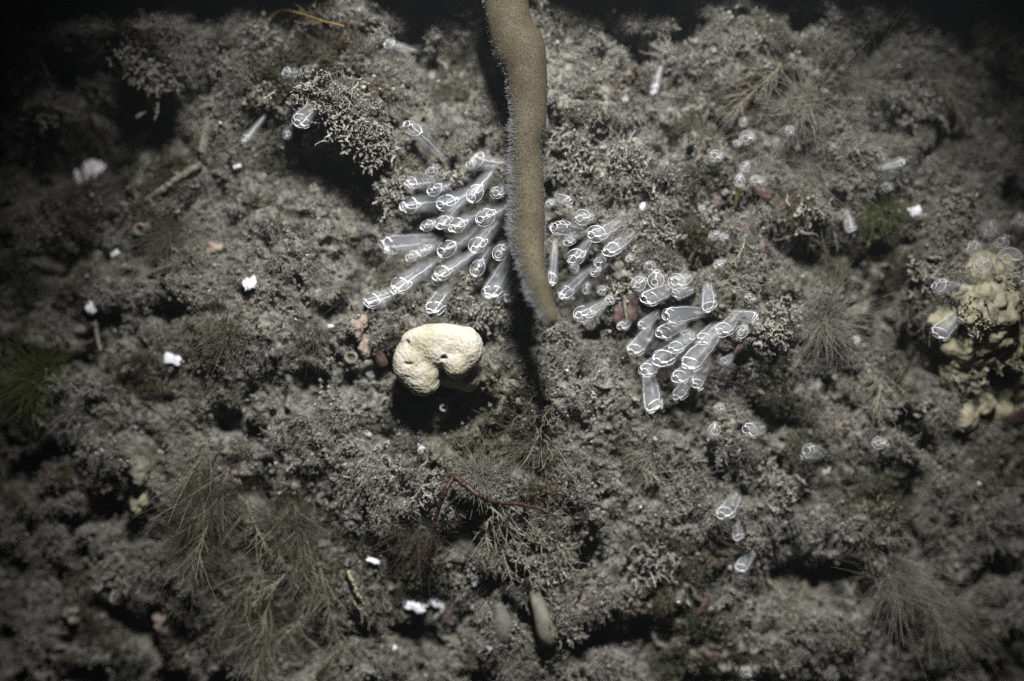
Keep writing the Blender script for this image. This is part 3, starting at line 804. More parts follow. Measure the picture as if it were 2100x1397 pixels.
for j, (hx, hy, bx, by, view, wpx, cl, twist, own) in enumerate(Z):
    if view != 'o' and cl in 'LRB':          # the stalk runs on under its neighbours to the colony's root
        bx += 0.30 * (bx - hx); by += 0.30 * (by - hy)
    B = G(bx, by, 0.8 if cl in 'LRB' else 2.6)
    hb = -B[1]
    proj = math.hypot(hx - bx, hy - by) * S
    a = math.radians(ANG[view] + random.uniform(-5, 5))
    lift = min(proj * math.tan(a), 13.5)
    if view == 'o': lift = max(lift, 7.0 * wpx / 36)
    gh = -G(hx, hy)[1]
    ht = max(hb + lift, gh + (4.0 if cl in 'LRB' else 5.2) + wpx * S * 0.34)
    hd = W(hx, hy, ht)
    ax = hd - B
    L = float(np.linalg.norm(ax)); ax = ax / L
    width = wpx * S * (D - ht) / D * random.uniform(0.88, 1.04)
    # in-picture perpendicular, left of the pointing direction
    sv_ = np.array([hx - bx, 0, -(hy - by)], float); sv_ /= np.linalg.norm(sv_) + 1e-9
    perp = np.array([sv_[2], 0, -sv_[0]])
    if perp[0] > 0 and view != 'o': perp = -perp
    zv = Vector(ax)
    # how far the flank, and how far the back, is turned to the viewer
    if (hx, hy) in APART: wp, wy = 1.0, 0.35
    elif cl in 'LTU': wp, wy = {'s': (0.40, 1.0), 't': (0.16, 1.0), 'o': (0.5, 0.5)}[view]
    elif cl == 'R': wp, wy = 0.45, 0.9
    else: wp, wy = 0.8, 0.6
    xv = Vector(perp) * wp + Vector((0, wy, 0)); xv = (xv - zv * xv.dot(zv)).normalized()
    xv.rotate(Matrix.Rotation(math.radians(twist + random.uniform(-16, 16)), 3, zv))
    yv = zv.cross(xv)
    e = empty('tunicate', B)
    rot = Matrix((xv, yv, zv)).transposed()
    e.rotation_euler = rot.to_euler()
    e.scale = (width * MM, width * MM, L * MM)
    lab, grp = CL[cl]
    tag(e, own or OWN.get((hx, hy), lab), 'tunicate', grp)
    zm = ZM[j % 8] if cl in 'LTU' else ZM[8 + j % 8]
    asp = L / width
    made = {}
    for k_, me in zm.items():              # siphons belong to the tunic, the white lines to the sac inside it
        made[k_] = obj(k_, me, None, made.get(INSIDE.get(k_), e))

# ------------------------------------------------------------------ hanging brown finger
FP = [  # y, left edge, right edge, mm out
    (-90, 975, 1075, 14), (-30, 985, 1080, 12), (50, 1000, 1092, 12), (100, 1012, 1117, 12), (150, 1036, 1122, 12), (200, 1044, 1122, 12), (250, 1049, 1120, 12.5),
    (300, 1047, 1108, 13), (351, 1048, 1114, 13), (401, 1047, 1116, 14), (451, 1049, 1118, 16), (501, 1050, 1116, 19), (551, 1068, 1118, 23),
    (601, 1086, 1130, 27), (640, 1107, 1143, 30), (656, 1114, 1144, 30.8), (662, 1119, 1142, 31), (666, 1128, 1138, 31.2)]
ctr = np.array([np.append(W((l + r_) / 2, y, h), (r_ - l) / 2 * S * (D - h) / D) for y, l, r_, h in FP])
sp = spline(ctr, 150)
segs = 44
th = np.arange(segs) * 2 * np.pi / segs
tang = np.gradient(sp[:, :3], axis=0); tang /= np.linalg.norm(tang, axis=1, keepdims=True)
sx = np.cross(tang, [0, 1, 0]); sx /= np.linalg.norm(sx, axis=1, keepdims=True)
sy = np.cross(tang, sx)
rr = np.maximum(sp[:, 3], 0.15)[:, None] * (1 + 0.035 * perlin(np.cos(th)[None] * 4 + np.zeros((150, 1)), np.arange(150)[:, None] * 0.7 + np.sin(th)[None] * 4, 3.0, 31)
     + 0.02 * perlin(th[None] * 3 + np.zeros((150, 1)), np.arange(150)[:, None] * 0.6 + 0 * th[None], 0.9, 32))
nrm = np.cos(th)[None, :, None] * sx[:, None, :] + np.sin(th)[None, :, None] * sy[:, None, :]
fv = (sp[:, None, :3] + rr[..., None] * nrm).reshape(-1, 3)
i = (np.arange(149) * segs)[:, None]; s0 = np.arange(segs)[None]; s1 = (s0 + 1) % segs
ff = np.stack([i + s0, i + s1, i + segs + s1, i + segs + s0], -1).reshape(-1, 4)
finger = empty('soft_coral', sp[0, :3])
org = sp[0, :3]
stalk = obj('stalk', mesh('stalk', fv - org, ff), M_finger, finger)
tag(finger, 'long brown velvety finger of soft coral hanging down over the tunicates', 'soft coral')
n = 14000
ri = np.clip(RNG.normal(92, 40, n).astype(int), 12, 144)
si = RNG.integers(0, segs, n)
nn = nrm[ri, si]
leftness = np.clip(-nn[:, 0] + 0.15, 0.0, 1)
keep = RNG.random(n) < (0.30 + leftness ** 1.2)
ri, si, nn, leftness = ri[keep], si[keep], nn[keep], leftness[keep]
st = sp[ri, :3] + rr[ri, si][:, None] * nn + RNG.normal(0, 0.12, (len(ri), 3))
ln = RNG.uniform(0.5, 1.2, len(ri)) * (0.35 + 1.1 * leftness) * (0.25 + np.exp(-((ri - 85) / 40.0) ** 2)) * (0.75 + 0.6 * perlin(ri * 1.0, si * 1.0, 7.0, 81))
tt = np.linspace(-0.1, 1, 4)
pp = st[:, None, :] + (nn + RNG.normal(0, 0.25, nn.shape))[:, None, :] * (ln[:, None] * tt)[..., None]
pv, pf = tubes(pp, np.full((len(ri), 4), 0.06) * np.array([1, .9, .8, .9]), 3)
po = obj('polyps', mesh('polyps', pv - org, pf), M_polyp, stalk)
po['kind'] = 'stuff'

# ------------------------------------------------------------------ cream lobed sponge (union of lobes, one skin)
def blob(name, lobes, vox, mat, parent, origin, disp=(0.35, 2.2, 0.14, 0.8), dents=(), smooth=7):
    """lobes: centre xyz, radii xyz (mm); voxel-remeshed into one surface and roughened"""
    parts = []
    u = np.linspace(0, np.pi, 15)[1:-1]; w2 = np.arange(24) * 2 * np.pi / 24
    for c_, r_, in lobes:
        g = np.stack([np.sin(u)[:, None] * np.cos(w2), np.sin(u)[:, None] * np.sin(w2), np.cos(u)[:, None] + 0 * w2], -1).reshape(-1, 3)
        g = np.vstack([g, [[0, 0, 1], [0, 0, -1]]])
        f_ = []
        for a_ in range(12):
            for b_ in range(24):
                f_.append((a_ * 24 + b_, a_ * 24 + 24 + b_, a_ * 24 + 24 + (b_ + 1) % 24)); f_.append((a_ * 24 + b_, a_ * 24 + 24 + (b_ + 1) % 24, a_ * 24 + (b_ + 1) % 24))
        for b_ in range(24):
            f_.append((312, b_, (b_ + 1) % 24)); f_.append((313, 288 + (b_ + 1) % 24, 288 + b_))
        parts.append((g * np.asarray(r_) + np.asarray(c_), np.array(f_)))
    v, f = join(parts)
    me = mesh(name, v, f)
    tmp = bpy.data.objects.new(name + '_tmp', me); col.objects.link(tmp)
    rm = tmp.modifiers.new('r', 'REMESH'); rm.mode = 'VOXEL'; rm.voxel_size = vox * MM
    sm = tmp.modifiers.new('s', 'SMOOTH'); sm.factor = 0.5; sm.iterations = smooth
    dg = bpy.context.evaluated_depsgraph_get()
    m2 = bpy.data.meshes.new_from_object(tmp.evaluated_get(dg))
    bpy.data.objects.remove(tmp); bpy.data.meshes.remove(me)
    nv = len(m2.vertices)
    co = np.empty(nv * 3, np.float32); m2.vertices.foreach_get('co', co); co = co.reshape(-1, 3).astype(float) / MM
    no = np.empty(nv * 3, np.float32); m2.vertices.foreach_get('normal', no); no = no.reshape(-1, 3)
    d = disp[0] * perlin(co[:, 0] + co[:, 1] * 0.7, co[:, 2] - co[:, 1] * 0.6, disp[1], 71) + disp[2] * perlin(co[:, 0] + co[:, 1], co[:, 2] - co[:, 1], disp[3], 72)
    co = co + no * d[:, None]
    for (c_, r_, dep) in dents:
        q_ = np.exp(-(np.linalg.norm((co - np.asarray(c_)) / np.asarray(r_), axis=1)) ** 3)
        co = co - no * (dep * q_)[:, None]
    m2.vertices.foreach_set('co', ((co - np.asarray(origin)) * MM).astype(np.float32).ravel())
    m2.polygons.foreach_set('use_smooth', np.ones(len(m2.polygons), bool))
    m2.materials.clear(); m2.name = name
    m2.update()
    return obj(name, m2, mat, parent)

ground = -G(905, 760)[1]
HS = ground + 10.0             # mid height of the cap above the rock
def lob(px, py, dh, rx, rz, ry):
    return (W(px, py, HS + dh), (rx * S * 0.95, ry, rz * S * 0.95))
lobes = [lob(902, 700, 0.6, 84, 38, 4.8), lob(846, 742, 0, 43, 52, 4.8), lob(868, 784, -0.5, 34, 30, 4.4), lob(953, 715, 0.8, 39, 48, 4.8),
         lob(938, 745, 1.4, 30, 34, 4.2), lob(895, 722, 0.4, 52, 36, 4.8), lob(862, 762, 0, 42, 44, 4.6),
         lob(958, 772, -6.0, 30, 34, 4.5), lob(928, 768, -7.5, 40, 30, 5.0), lob(905, 742, -9, 34, 30, 7)]
spo = empty('lobed_sponge', G(910, 745))
dents = [((W(910, 735, HS + 5.5)), (0.75, 5, 0.6), 1.7), ((W(838, 747, HS + 4.2)), (1.15, 5, 0.55), 0.7), ((W(835, 703, HS + 3)), (0.55, 5, 0.8), 1.0)]
sb = blob('body', lobes, 0.30, M_sponge, spo, G(910, 745), (0.28, 3.4, 0.10, 0.7), dents, 34)
tag(spo, 'cream lobed sponge with a notched underside casting a dark shadow', 'sponge')
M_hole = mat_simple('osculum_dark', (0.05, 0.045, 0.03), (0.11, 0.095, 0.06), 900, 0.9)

# white tube opening in the sponge's shadow
def worm_tube(name, px, py, r_px, length, mat, label, cat, group=None, dirn=(0.1, -1, -0.35)):
    B = G(px, py, 0.2); r_ = r_px * S
    d = np.asarray(dirn, float); d /= np.linalg.norm(d)
    e = empty(name, B)
    o_, i_ = r_, r_ * 0.6
    zs = np.array([0, 0.3, 0.7, 0.95, 1.0, 1.0, 0.95, 0.6]) * length
    rs = np.array([o_ * .9, o_ * .95, o_, o_ * 1.08, o_ * 1.0, i_ * 1.1, i_, i_ * .9])
    v, f = lathe(zs, rs, 18, 1.0, 0, 0.05, px)
    zc = Vector(d); rotm = zc.to_track_quat('Z', 'Y').to_matrix()
    v = v @ np.array(rotm).T
    obj('tube', mesh('tube', v, f), mat, e)
    ce = d * length * 0.6
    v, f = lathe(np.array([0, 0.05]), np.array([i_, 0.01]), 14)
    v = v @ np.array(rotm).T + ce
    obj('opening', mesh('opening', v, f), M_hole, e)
    tag(e, label, cat, group)
worm_tube('worm_tube', 910, 829, 8, 3.0, M_shell, 'white ring shaped worm tube in the dark shadow under the sponge', 'worm tube')
worm_tube('worm_tube', 722, 733, 13, 2.0, M_club, 'olive ring shaped tube mouth left of the cream sponge', 'worm tube', None, (0, -1, 0))
worm_tube('worm_tube', 300, 468, 14, 4.0, M_pink, 'pale pinkish tube mouth by the green patch', 'worm tube', None, (-.2, -1, -.2))

# ------------------------------------------------------------------ flat pieces: blades and shell chips
def plate(name, px, py, lx, ly, rot, tilt, mat, label, cat, group=None, shape='leaf', lift=1.5, thick=0.25, curl=0.25, parent=None, seed=0):
    """a thin solid blade: outline in its own plane, thickness, cupped by curl"""
    r = np.random.default_rng(seed + int(px) + int(py))
    nu, nv_ = 13, 9
    u = np.linspace(-1, 1, nu); vv = np.linspace(-1, 1, nv_)
    if shape == 'leaf': wd = np.sqrt(np.clip(1 - (np.abs(u - 0.1) / 1.1) ** 2.4, 0.02, 1)) * (0.85 + 0.15 * u)
    if shape == 'leaf': wd = wd * (1 + 0.16 * perlin(u * 3, u * 0, 0.9, int(px + py) % 97)); wd[0] *= 0.4
    elif shape == 'chip': wd = np.clip(0.8 + 0.35 * perlin(u * 2 + px, u * 0 + py, 1.1, 83) + r.normal(0, 0.04, nu), 0.4, 1.15)
    elif shape == 'fan': wd = np.clip(0.25 + 0.75 * (u + 1) / 2, 0, 1) * (1 + 0.1 * np.sin(u * 20))
    else: wd = np.ones(nu)
    U, VV = np.meshgrid(u, vv, indexing='ij')
    X_ = U * lx * S / 2
    Z_ = VV * wd[:, None] * ly * S / 2 + r.normal(0, 0.03) * lx
    if shape in ('chip',): X_ = X_ * (1 + 0.3 * perlin(vv * 2 + py, vv * 0 + px, 1.1, 84) + 0.03 * r.normal(size=nv_))[None, :]
    Y_ = curl * (VV ** 2) * ly * S / 2 + curl * 0.6 * (U ** 2) * lx * S / 2 + 0.10 * perlin(U * 3, VV * 3, 1.3, int(px) % 200) * ly * S
    if shape == 'fan': Y_ = Y_ + 0.35 * np.sin(VV * 16) * (U + 1) * 0.5
    top = np.stack([X_, Y_, Z_], -1).reshape(-1, 3)
    bot = top + np.array([0, thick, 0])
    v = np.vstack([top, bot]); n0 = nu * nv_
    ii = (np.arange(nu - 1)[:, None] * nv_ + np.arange(nv_ - 1)[None]).ravel()
    f = [np.stack([ii, ii + nv_, ii + nv_ + 1, ii + 1], -1), n0 + np.stack([ii, ii + 1, ii + nv_ + 1, ii + nv_], -1)]
    edge = list(range(0, nv_)) + [k_ * nv_ + nv_ - 1 for k_ in range(1, nu)] + [(nu - 1) * nv_ + k_ for k_ in range(nv_ - 2, -1, -1)] + [k_ * nv_ for k_ in range(nu - 2, 0, -1)]
    edge = np.array(edge); en = np.roll(edge, -1)
    f.append(np.stack([edge, en, en + n0, edge + n0], -1))
    f = np.concatenate(f)
    M = Matrix.Rotation(math.radians(-rot), 3, 'Y') @ Matrix.Rotation(math.radians(tilt), 3, 'X')
    v = v @ np.array(M).T
    loc = G(px, py, lift)
    o = obj(name, mesh(name, v, f), mat, parent, loc)
    if label: tag(o, label, cat, group)
    return o

RB = 'dark red oval blades in the silt'
for (px, py, lx, ly, rot, tilt, mat, lab, lift) in [
    (1472, 418, 52, 34, 15, -20, M_red, 'broad brownish red oval blade above the twig', 3.5),
    (1504, 396, 40, 24, 80, 25, M_olive, 'small olive oval blade between two red ones', 4.5),
    (1550, 406, 52, 24, -40, 20, M_red, 'slanting pinkish red oval blade right of the olive blade', 4.5),
    (1532, 470, 44, 26, 25, 15, M_red, 'red blade above the narrow dark red tongue', 3.5),
    (1538, 512, 56, 17, 85, 10, M_red, 'narrow dark red tongue standing below the oval blades', 3.0),
    (1418, 358, 40, 22, 35, 15, M_red, 'small red blade left of the tiny tunicates', 2.5),
    (1438, 303, 46, 20, 60, 15, M_red, 'dusky red blade, highest of the red ones', 2.0),
    (1444, 1248, 44, 20, 55, 20, M_red, 'dark red blade near the dark hollow at the foot of the rock', 3.0),
    (1460, 1340, 44, 24, -30, 10, M_red, 'dull red blade lowest on the rock', 2.5),
    (790, 730, 40, 26, -70, 10, M_dkbr, 'dark brown scrap tucked behind the left edge of the cream sponge', 1.5),
    (2005, 815, 80, 34, 50, 20, M_dkbr, 'large dark brown red blade under the cream sponge mass', 4.0),
    (2078, 872, 80, 40, 20, 15, M_dkbr, 'broad dark red brown blade below the cream sponge mass', 4.0),
    (108, 1022, 44, 26, 20, 10, M_red, 'dusky red blade left of the pale cream lump', 2.5),
    (100, 958, 40, 30, -20, 10, M_red, 'blurred dark red scrap above the dusky red blade', 2.0),
    (1215, 1232, 44, 26, 15, 10, M_red, 'dull red blade right of the pale hanging club', 2.5),
    (1206, 1190, 26, 14, 40, 10, M_red, 'little red scrap above the pale hanging club', 2.5),
    (920, 1262, 46, 22, 55, 10, M_red, 'dark red blade right of the white shell chips', 2.5),
    (985, 1345, 60, 34, 80, 10, M_red, 'dark red blade behind the lowest white chip', 1.5),
    (1520, 722, 30, 14, 50, 10, M_red, 'slim red sliver right of the tunicate clump', 2.5),
    (1575, 745, 34, 10, 80, 10, M_dkred, 'thin red brown upright sliver below the clump', 2.0),
    (1708, 725, 34, 9, 75, 10, M_red, 'thin red strip under the radiating hydroid burst', 2.5),
    (602, 720, 26, 20, 10, 10, M_dkbr, 'tiny rusty spot on the bare silt slope', 0.8)]:
    plate('seaweed_blade', px, py, lx, ly, rot, tilt, mat, lab, 'seaweed', None, 'leaf', lift, 0.22, 0.3)
lobed = empty('lobed_red_blade', G(1280, 612, 1.0))
for (px, py, lx, ly, rot) in [(1262, 638, 52, 44, 70), (1294, 634, 54, 40, 100)]:
    o = plate('lobe', px, py, lx, ly, rot, 15, M_red, None, None, None, 'leaf', 4.5, 0.25, 0.3)
    loc = o.location.copy(); o.parent = lobed; o.location = loc - lobed.location
vp = np.array([G(1280, 606, 4.2), G(1283, 640, 4.8), G(1286, 660, 4.8), G(1278, 672, 4.0)])
obj('midrib', mesh('midrib', *tube(spline(vp, 16) - G(1280, 612, 1.0), np.linspace(0.55, 0.3, 16), 7)), M_twig, lobed)
tag(lobed, 'two lobed dark red blade with a silty midrib beside the finger tip', 'seaweed')

for (px, py, lx, ly, rot, tilt, shape, lab, lift) in [
    (355, 728, 36, 26, -10, -15, 'chip', 'small bright white shell chip on the dark silt slope', 1.8),
    (511, 580, 28, 32, 20, -15, 'chip', 'cream white curled shell fragment below the brown twig', 2.0),
    (185, 617, 28, 56, 8, -25, 'leaf', 'pale bluish white shell sliver in the dark hollow', 2.0),
    (970, 1180, 42, 26, -58, -28, 'chip', 'small white rectangular chip under the feathery hydroid', 2.6),
    (852, 1238, 48, 26, -20, -15, 'chip', 'white shell chip with feathered edge, upper of the pair', 2.5),
    (890, 1249, 42, 38, -8, -20, 'chip', 'bright white square shell chip, lower of the pair', 3.0),
    (1010, 1325, 24, 16, 25, -15, 'chip', 'little white chip below the dark red blade', 2.5),
    (766, 1148, 28, 14, -20, -20, 'chip', 'thin white glinting chip above the sparkling stem', 2.2),
    (862, 922, 16, 22, 60, -10, 'chip', 'small violet white chip below the sponge shadow', 1.8),
    (1318, 424, 12, 22, -10, -10, 'leaf', 'small white egg shaped shell on pale turf', 2.0),
    (1362, 418, 20, 16, -30, -10, 'chip', 'white shell crumb right of the egg shaped shell', 2.0),
    (486, 341, 16, 10, 15, -10, 'chip', 'tiny white chip left of the fluffy outcrop', 1.5),
    (678, 666, 12, 9, 0, -10, 'chip', 'tiny white chip left of the pink nub', 1.2),
    (238, 526, 20, 14, 30, -10, 'chip', 'dull white chip between twig and hollow', 1.5),
    (798, 1325, 34, 18, -20, -10, 'chip', 'faint violet white chip near the foot of the rock', 2.0),
    (1330, 700, 10, 8, 0, 0, 'chip', 'tiny white crumb beside the tunicate clump', 2.0),
    (1757, 694, 12, 22, 0, -10, 'chip', 'small white upright crumb under the hydroid burst', 2.0),
    (1880, 437, 24, 26, 20, -10, 'chip', 'pale diamond shaped crumb near the dark hollow', 2.0)]:
    plate('shell_chip', px, py, lx, ly, rot, tilt, M_shell, lab, 'shell', None, shape, lift, 0.3, 0.2)
fan = empty('ridged_shell', G(178, 362, 6.5))
for (px, py, lx, ly, rot) in [(160, 372, 56, 24, 110), (176, 360, 64, 28, 96), (190, 356, 60, 24, 78), (202, 358, 50, 22, 60), (182, 348, 46, 34, 88)]:
    o = plate('shell_plate', px, py, lx, ly, rot, -38, M_bright, None, None, None, 'leaf', 9.0 + 0.2 * (px % 5), 0.5, 0.25)
    loc = o.location.copy(); o.parent = fan; o.location = loc - fan.location
tag(fan, 'bright white ridged barnacle shell at the edge of the dark hollow', 'shell')

for (px, py, rx, rz, ry, mat, lab, nm) in [
    (738, 676, 15, 22, 2.2, M_pink, 'pink knobbly nub on the silt left of the cream sponge', 'coralline_nub'),
    (752, 712, 12, 18, 1.4, M_pink, 'faded pink crust just below the pink nub', 'coralline_nub'),
    (1800, 1148, 15, 24, 2.2, M_pink, 'orange pink nub on the grey burst of filaments', 'coralline_nub'),
    (440, 516, 14, 18, 1.6, M_pink, 'dull pink nub near the curled shell fragment', 'coralline_nub'),
    (330, 1275, 20, 18, 1.6, M_pink, 'brownish pink nub among the silty lumps', 'coralline_nub'),
    (240, 838, 14, 12, 1.4, M_pink, 'small round pinkish pebble on the silt slope', 'coralline_nub'),
    (1712, 878, 18, 12, 1.6, M_pink, 'pale pinkish crust right of the round tunicate', 'coralline_nub'),
    (295, 1018, 27, 32, 3.5, M_mass, 'pale cream lump below the grey knob', 'cream_lump'),
    (290, 962, 22, 26, 3.0, M_twig, 'grey brown knob above the pale cream lump', 'silt_knob'),
    (152, 1252, 18, 15, 2.5, M_twig, 'round grey pebble among the lower silt', 'silt_knob'),
    (712, 470, 14, 24, 2.2, M_club, 'blurred grey oval blob beside the long tunicates', 'silt_knob'),
    (1245, 548, 0, 0, 0, None, None, None),
    (1275, 560, 18, 18, 2.4, M_twig, 'silty round knob between the two tunicate clumps', 'silt_knob'),
    (1492, 870, 16, 14, 2.2, M_twig, 'silty knob beside the small round tunicates', 'silt_knob')]:
    if not nm: continue
    g0 = G(px, py)
    lb = []
    r = np.random.default_rng(int(px))
    for q_ in range(5):
        lb.append((g0 + np.array([r.normal(0, .45) * rx * S, -0.4 * ry - r.random() * 0.3, r.normal(0, .45) * rz * S]), (rx * S * r.uniform(.5, .8), ry, rz * S * r.uniform(.5, .8))))
    o = blob(nm, lb, 0.4, mat, None, g0, (0.4, 1.8, 0.2, 0.8))
    o.location = Vector(g0) * MM
    tag(o, lab, nm.split('_')[-1])

# cream mass bulging at the right
g0 = G(2055, 650)
r = np.random.default_rng(5)
lb = [(G(2055 + r.normal(0, 48), 690 + r.normal(0, 85), 0.0 + r.random() * 3.0), (r.uniform(2.4, 5.2), r.uniform(1.8, 3.2), r.uniform(2.2, 4.6))) for _ in range(110)]
o = blob('sponge_mass', lb, 0.6, M_mass, None, g0, (0.8, 3.6, 0.6, 1.5), (), 6); o.location = Vector(g0) * MM
tag(o, 'bulging blurred cream sponge mass with tunicates growing on it', 'sponge')

# pale hanging clubs
for (pts, mat, lab) in [
    ([(1092, 1205, 10, 2.5), (1100, 1228, 13, 4), (1112, 1262, 18, 5), (1120, 1295, 20, 5.5), (1126, 1315, 15, 5.5), (1128, 1325, 5, 5.5)], M_club, 'pale club shaped sponge hanging under the feathery hydroid'),
    ([(1022, 1238, 8, 2.0), (1026, 1255, 14, 2), (1032, 1280, 20, 2.5), (1034, 1305, 16, 2.5), (1034, 1318, 5, 2.5)], M_ghost, 'faint see through club sponge left of the pale one'),
    ([(428, 245, 12, 3), (424, 268, 11, 3.5), (418, 292, 10, 4), (414, 312, 8, 4), (413, 316, 3, 4)], M_twig, 'grey silty finger tube below the pale tuft')]:
    c4 = np.array([np.append(G(x_, y_, h_), w_ * S) for x_, y_, w_, h_ in pts])
    s4 = spline(c4, 30); base = s4[0, :3].copy()
    v, f = tube(s4[:, :3] - base, np.maximum(s4[:, 3], 0.1), 20)
    o = obj('club_sponge', mesh('club_sponge', v, f), mat); o.location = Vector(base) * MM
    tag(o, lab, 'sponge')

# ------------------------------------------------------------------ stems, twigs and threads
def stem(name, pts, r0, r1, mat, label, cat, sides=7, jit=0.1, group=None, parent=None):
    p_ = np.array([G(x_, y_, h_) for x_, y_, h_ in pts]); s_ = spline(p_, 12 * len(pts))
    base = s_[0].copy()
    s_ = s_ + RNG.normal(0, jit * r0, s_.shape)
    rr_ = np.linspace(r0, r1, len(s_)) * RNG.uniform(0.85, 1.15, len(s_))
    v, f = tube(s_ - base, rr_, sides)
    o = obj(name, mesh(name, v, f), mat)
    if parent is not None:
        o.parent = parent; o.location = Vector(base) * MM - parent.location
    else:
        o.location = Vector(base) * MM
        tag(o, label, cat, group)
    return o

root = empty('red_seaweed', G(930, 975, 1.0))
stem('branch', [(931, 976, 7), (912, 1010, 9), (897, 1050, 10), (887, 1090, 10), (882, 1130, 9), (876, 1170, 7)], 0.75, 0.40, M_dkred, None, None, 8, parent=root)
stem('branch', [(930, 976, 7), (958, 998, 9), (985, 1018, 9), (1020, 1030, 8), (1060, 1034, 7), (1100, 1042, 6), (1138, 1056, 6)], 0.85, 0.35, M_dkred, None, None, 8, parent=root)
stem('branch', [(884, 1112, 9.5), (872, 1140, 8), (861, 1168, 6.5)], 0.42, 0.18, M_dkred, None, None, 6, parent=root)
tag(root, 'dark red seaweed stem forking in two below the sponge', 'seaweed')
stem('golden_thread', [(540, 66, 2), (552, 40, 6), (578, 22, 8), (615, 28, 8), (660, 43, 7), (706, 54, 5)], 0.42, 0.3, M_gold, 'golden brown thread arching over the fluffy outcrop', 'thread')
stem('twig', [(300, 412, 1.5), (335, 388, 2.5), (370, 362, 3), (412, 338, 2.5)], 1.0, 0.9, M_twig, 'stout silty twig lying on the slope below the grey tube', 'twig', 9, 0.12)
stem('twig', [(282, 575, 2), (315, 558, 2.5), (350, 545, 2.5)], 0.9, 0.7, M_twig, 'short silty twig under the pinkish tube mouth', 'twig', 8, 0.12)
stem('twig', [(1458, 460, 3), (1440, 490, 3.5), (1424, 515, 3), (1412, 538, 2)], 0.4, 0.5, M_dkbr, 'thin dark twig slanting below the red oval blades', 'twig')
stem('curved_stem', [(1455, 1085, 3), (1480, 1110, 4.5), (1515, 1125, 5), (1560, 1136, 4), (1595, 1132, 2)], 0.55, 0.4, M_dkred, 'curved dark red stem crossing a glassy tunicate', 'seaweed')
stem('upright_stem', [(195, 660, 2), (200, 690, 2.5), (206, 720, 2)], 0.6, 0.5, M_twig, 'upright silty stick under the bluish shell sliver', 'twig')
rt = empty('red_branched_weed', G(1920, 1115, 2))
for pts in [[(1885, 1098, 3), (1918, 1112, 5), (1940, 1140, 5), (1958, 1175, 4)], [(1920, 1112, 5), (1922, 1150, 5), (1915, 1185, 4)], [(1935, 1132, 5), (1920, 1100, 4.5), (1932, 1085, 4)], [(1930, 1150, 5), (1942, 1172, 4), (1965, 1185, 3)]]:
    stem('branch', pts, 0.28, 0.16, M_dkred, None, None, 5, parent=rt)
tag(rt, 'thin dark red branching weed over grey filaments', 'seaweed')
stem('sparkling_stem', [(712, 1168, 3), (722, 1195, 3.5), (738, 1225, 3), (745, 1245, 2)], 0.5, 0.4, M_mass, 'pale beaded stem left of the white shell chips', 'hydroid', 6, 0.5)
stem('chitin_rod', [(455, 1115, 4), (472, 1090, 5), (493, 1063, 4.5)], 0.35, 0.3, M_hyd, 'straight pale rod among the brown filaments', 'twig')

# ------------------------------------------------------------------ feathery hydroids: stems with side branches and fine branchlets
def frond(px0, py0, px1, py1, lift, wpx, label, group=None, r0=0.27, n=22, sub=8, mats=None, droop=0.0):
    a_ = G(px0, py0, 1.0); b_ = G(px1, py1, lift)
    e = empty('feathery_hydroid', a_)
    t_ = np.linspace(0, 1, 24)[:, None]
    mid = np.array([0, -1.5, droop])
    main = a_ + (b_ - a_) * t_ + mid * np.sin(np.pi * t_) + RNG.normal(0, 0.9, 3) * np.sin(2.2 * np.pi * t_) + RNG.normal(0, 0.07, (24, 3))
    obj('stem', mesh('stem', *tube(main - a_, np.linspace(r0, r0 * 0.35, 24), 6)), (mats or (M_hyd, M_hydf))[0], e)
    d = (b_ - a_); Ld = np.linalg.norm(d); d /= Ld
    side = np.cross(d, [0, 1, 0]); side /= np.linalg.norm(side)
    P1, P2 = [], []
    for q_ in range(n):
        f_ = (q_ + 1.0) / (n + 1)
        o_ = main[int(f_ * 23)]
        s_ = (1 if q_ % 2 else -1)
        ln_ = wpx * S * 0.5 * (1.1 - 0.75 * f_) * random.uniform(0.3, 1.15)
        dd = d * random.uniform(0.35, 1.6) + side * s_ * random.uniform(0.4, 1.1) + np.array([0, random.uniform(-.9, .35), 0])
        dd /= np.linalg.norm(dd)
        tt_ = np.linspace(0, 1, 6)[:, None]
        br = o_ + dd * ln_ * tt_ + (d * 0.25 + RNG.normal(0, 0.3, 3)) * ln_ * tt_ ** 2 + RNG.normal(0, 0.10, (6, 3))
        P1.append(br)
        for w_ in range(sub):
            o2 = br[1 + w_ % 5]
            d2 = dd * 0.7 + RNG.normal(0, 0.6, 3); d2 /= np.linalg.norm(d2)
            P2.append(o2 + d2 * ln_ * random.uniform(0.15, 0.38) * tt_)
    P1 = np.array(P1); P2 = np.array(P2)
    v1_, f1_ = tubes(P1 - a_, np.full((len(P1), 6), r0 * 0.42) * np.linspace(1, .5, 6), 4)
    o = obj('side_branches', mesh('side_branches', v1_, f1_), (mats or (M_hyd, M_hydf))[0], e); o['kind'] = 'stuff'
    v2_, f2_ = tubes(P2 - a_, np.full((len(P2), 6), r0 * 0.27) * np.linspace(1, .5, 6), 3)
    o = obj('branchlets', mesh('branchlets', v2_, f2_), (mats or (M_hyd, M_hydf))[1], e); o['kind'] = 'stuff'
    tag(e, label, 'hydroid', group)

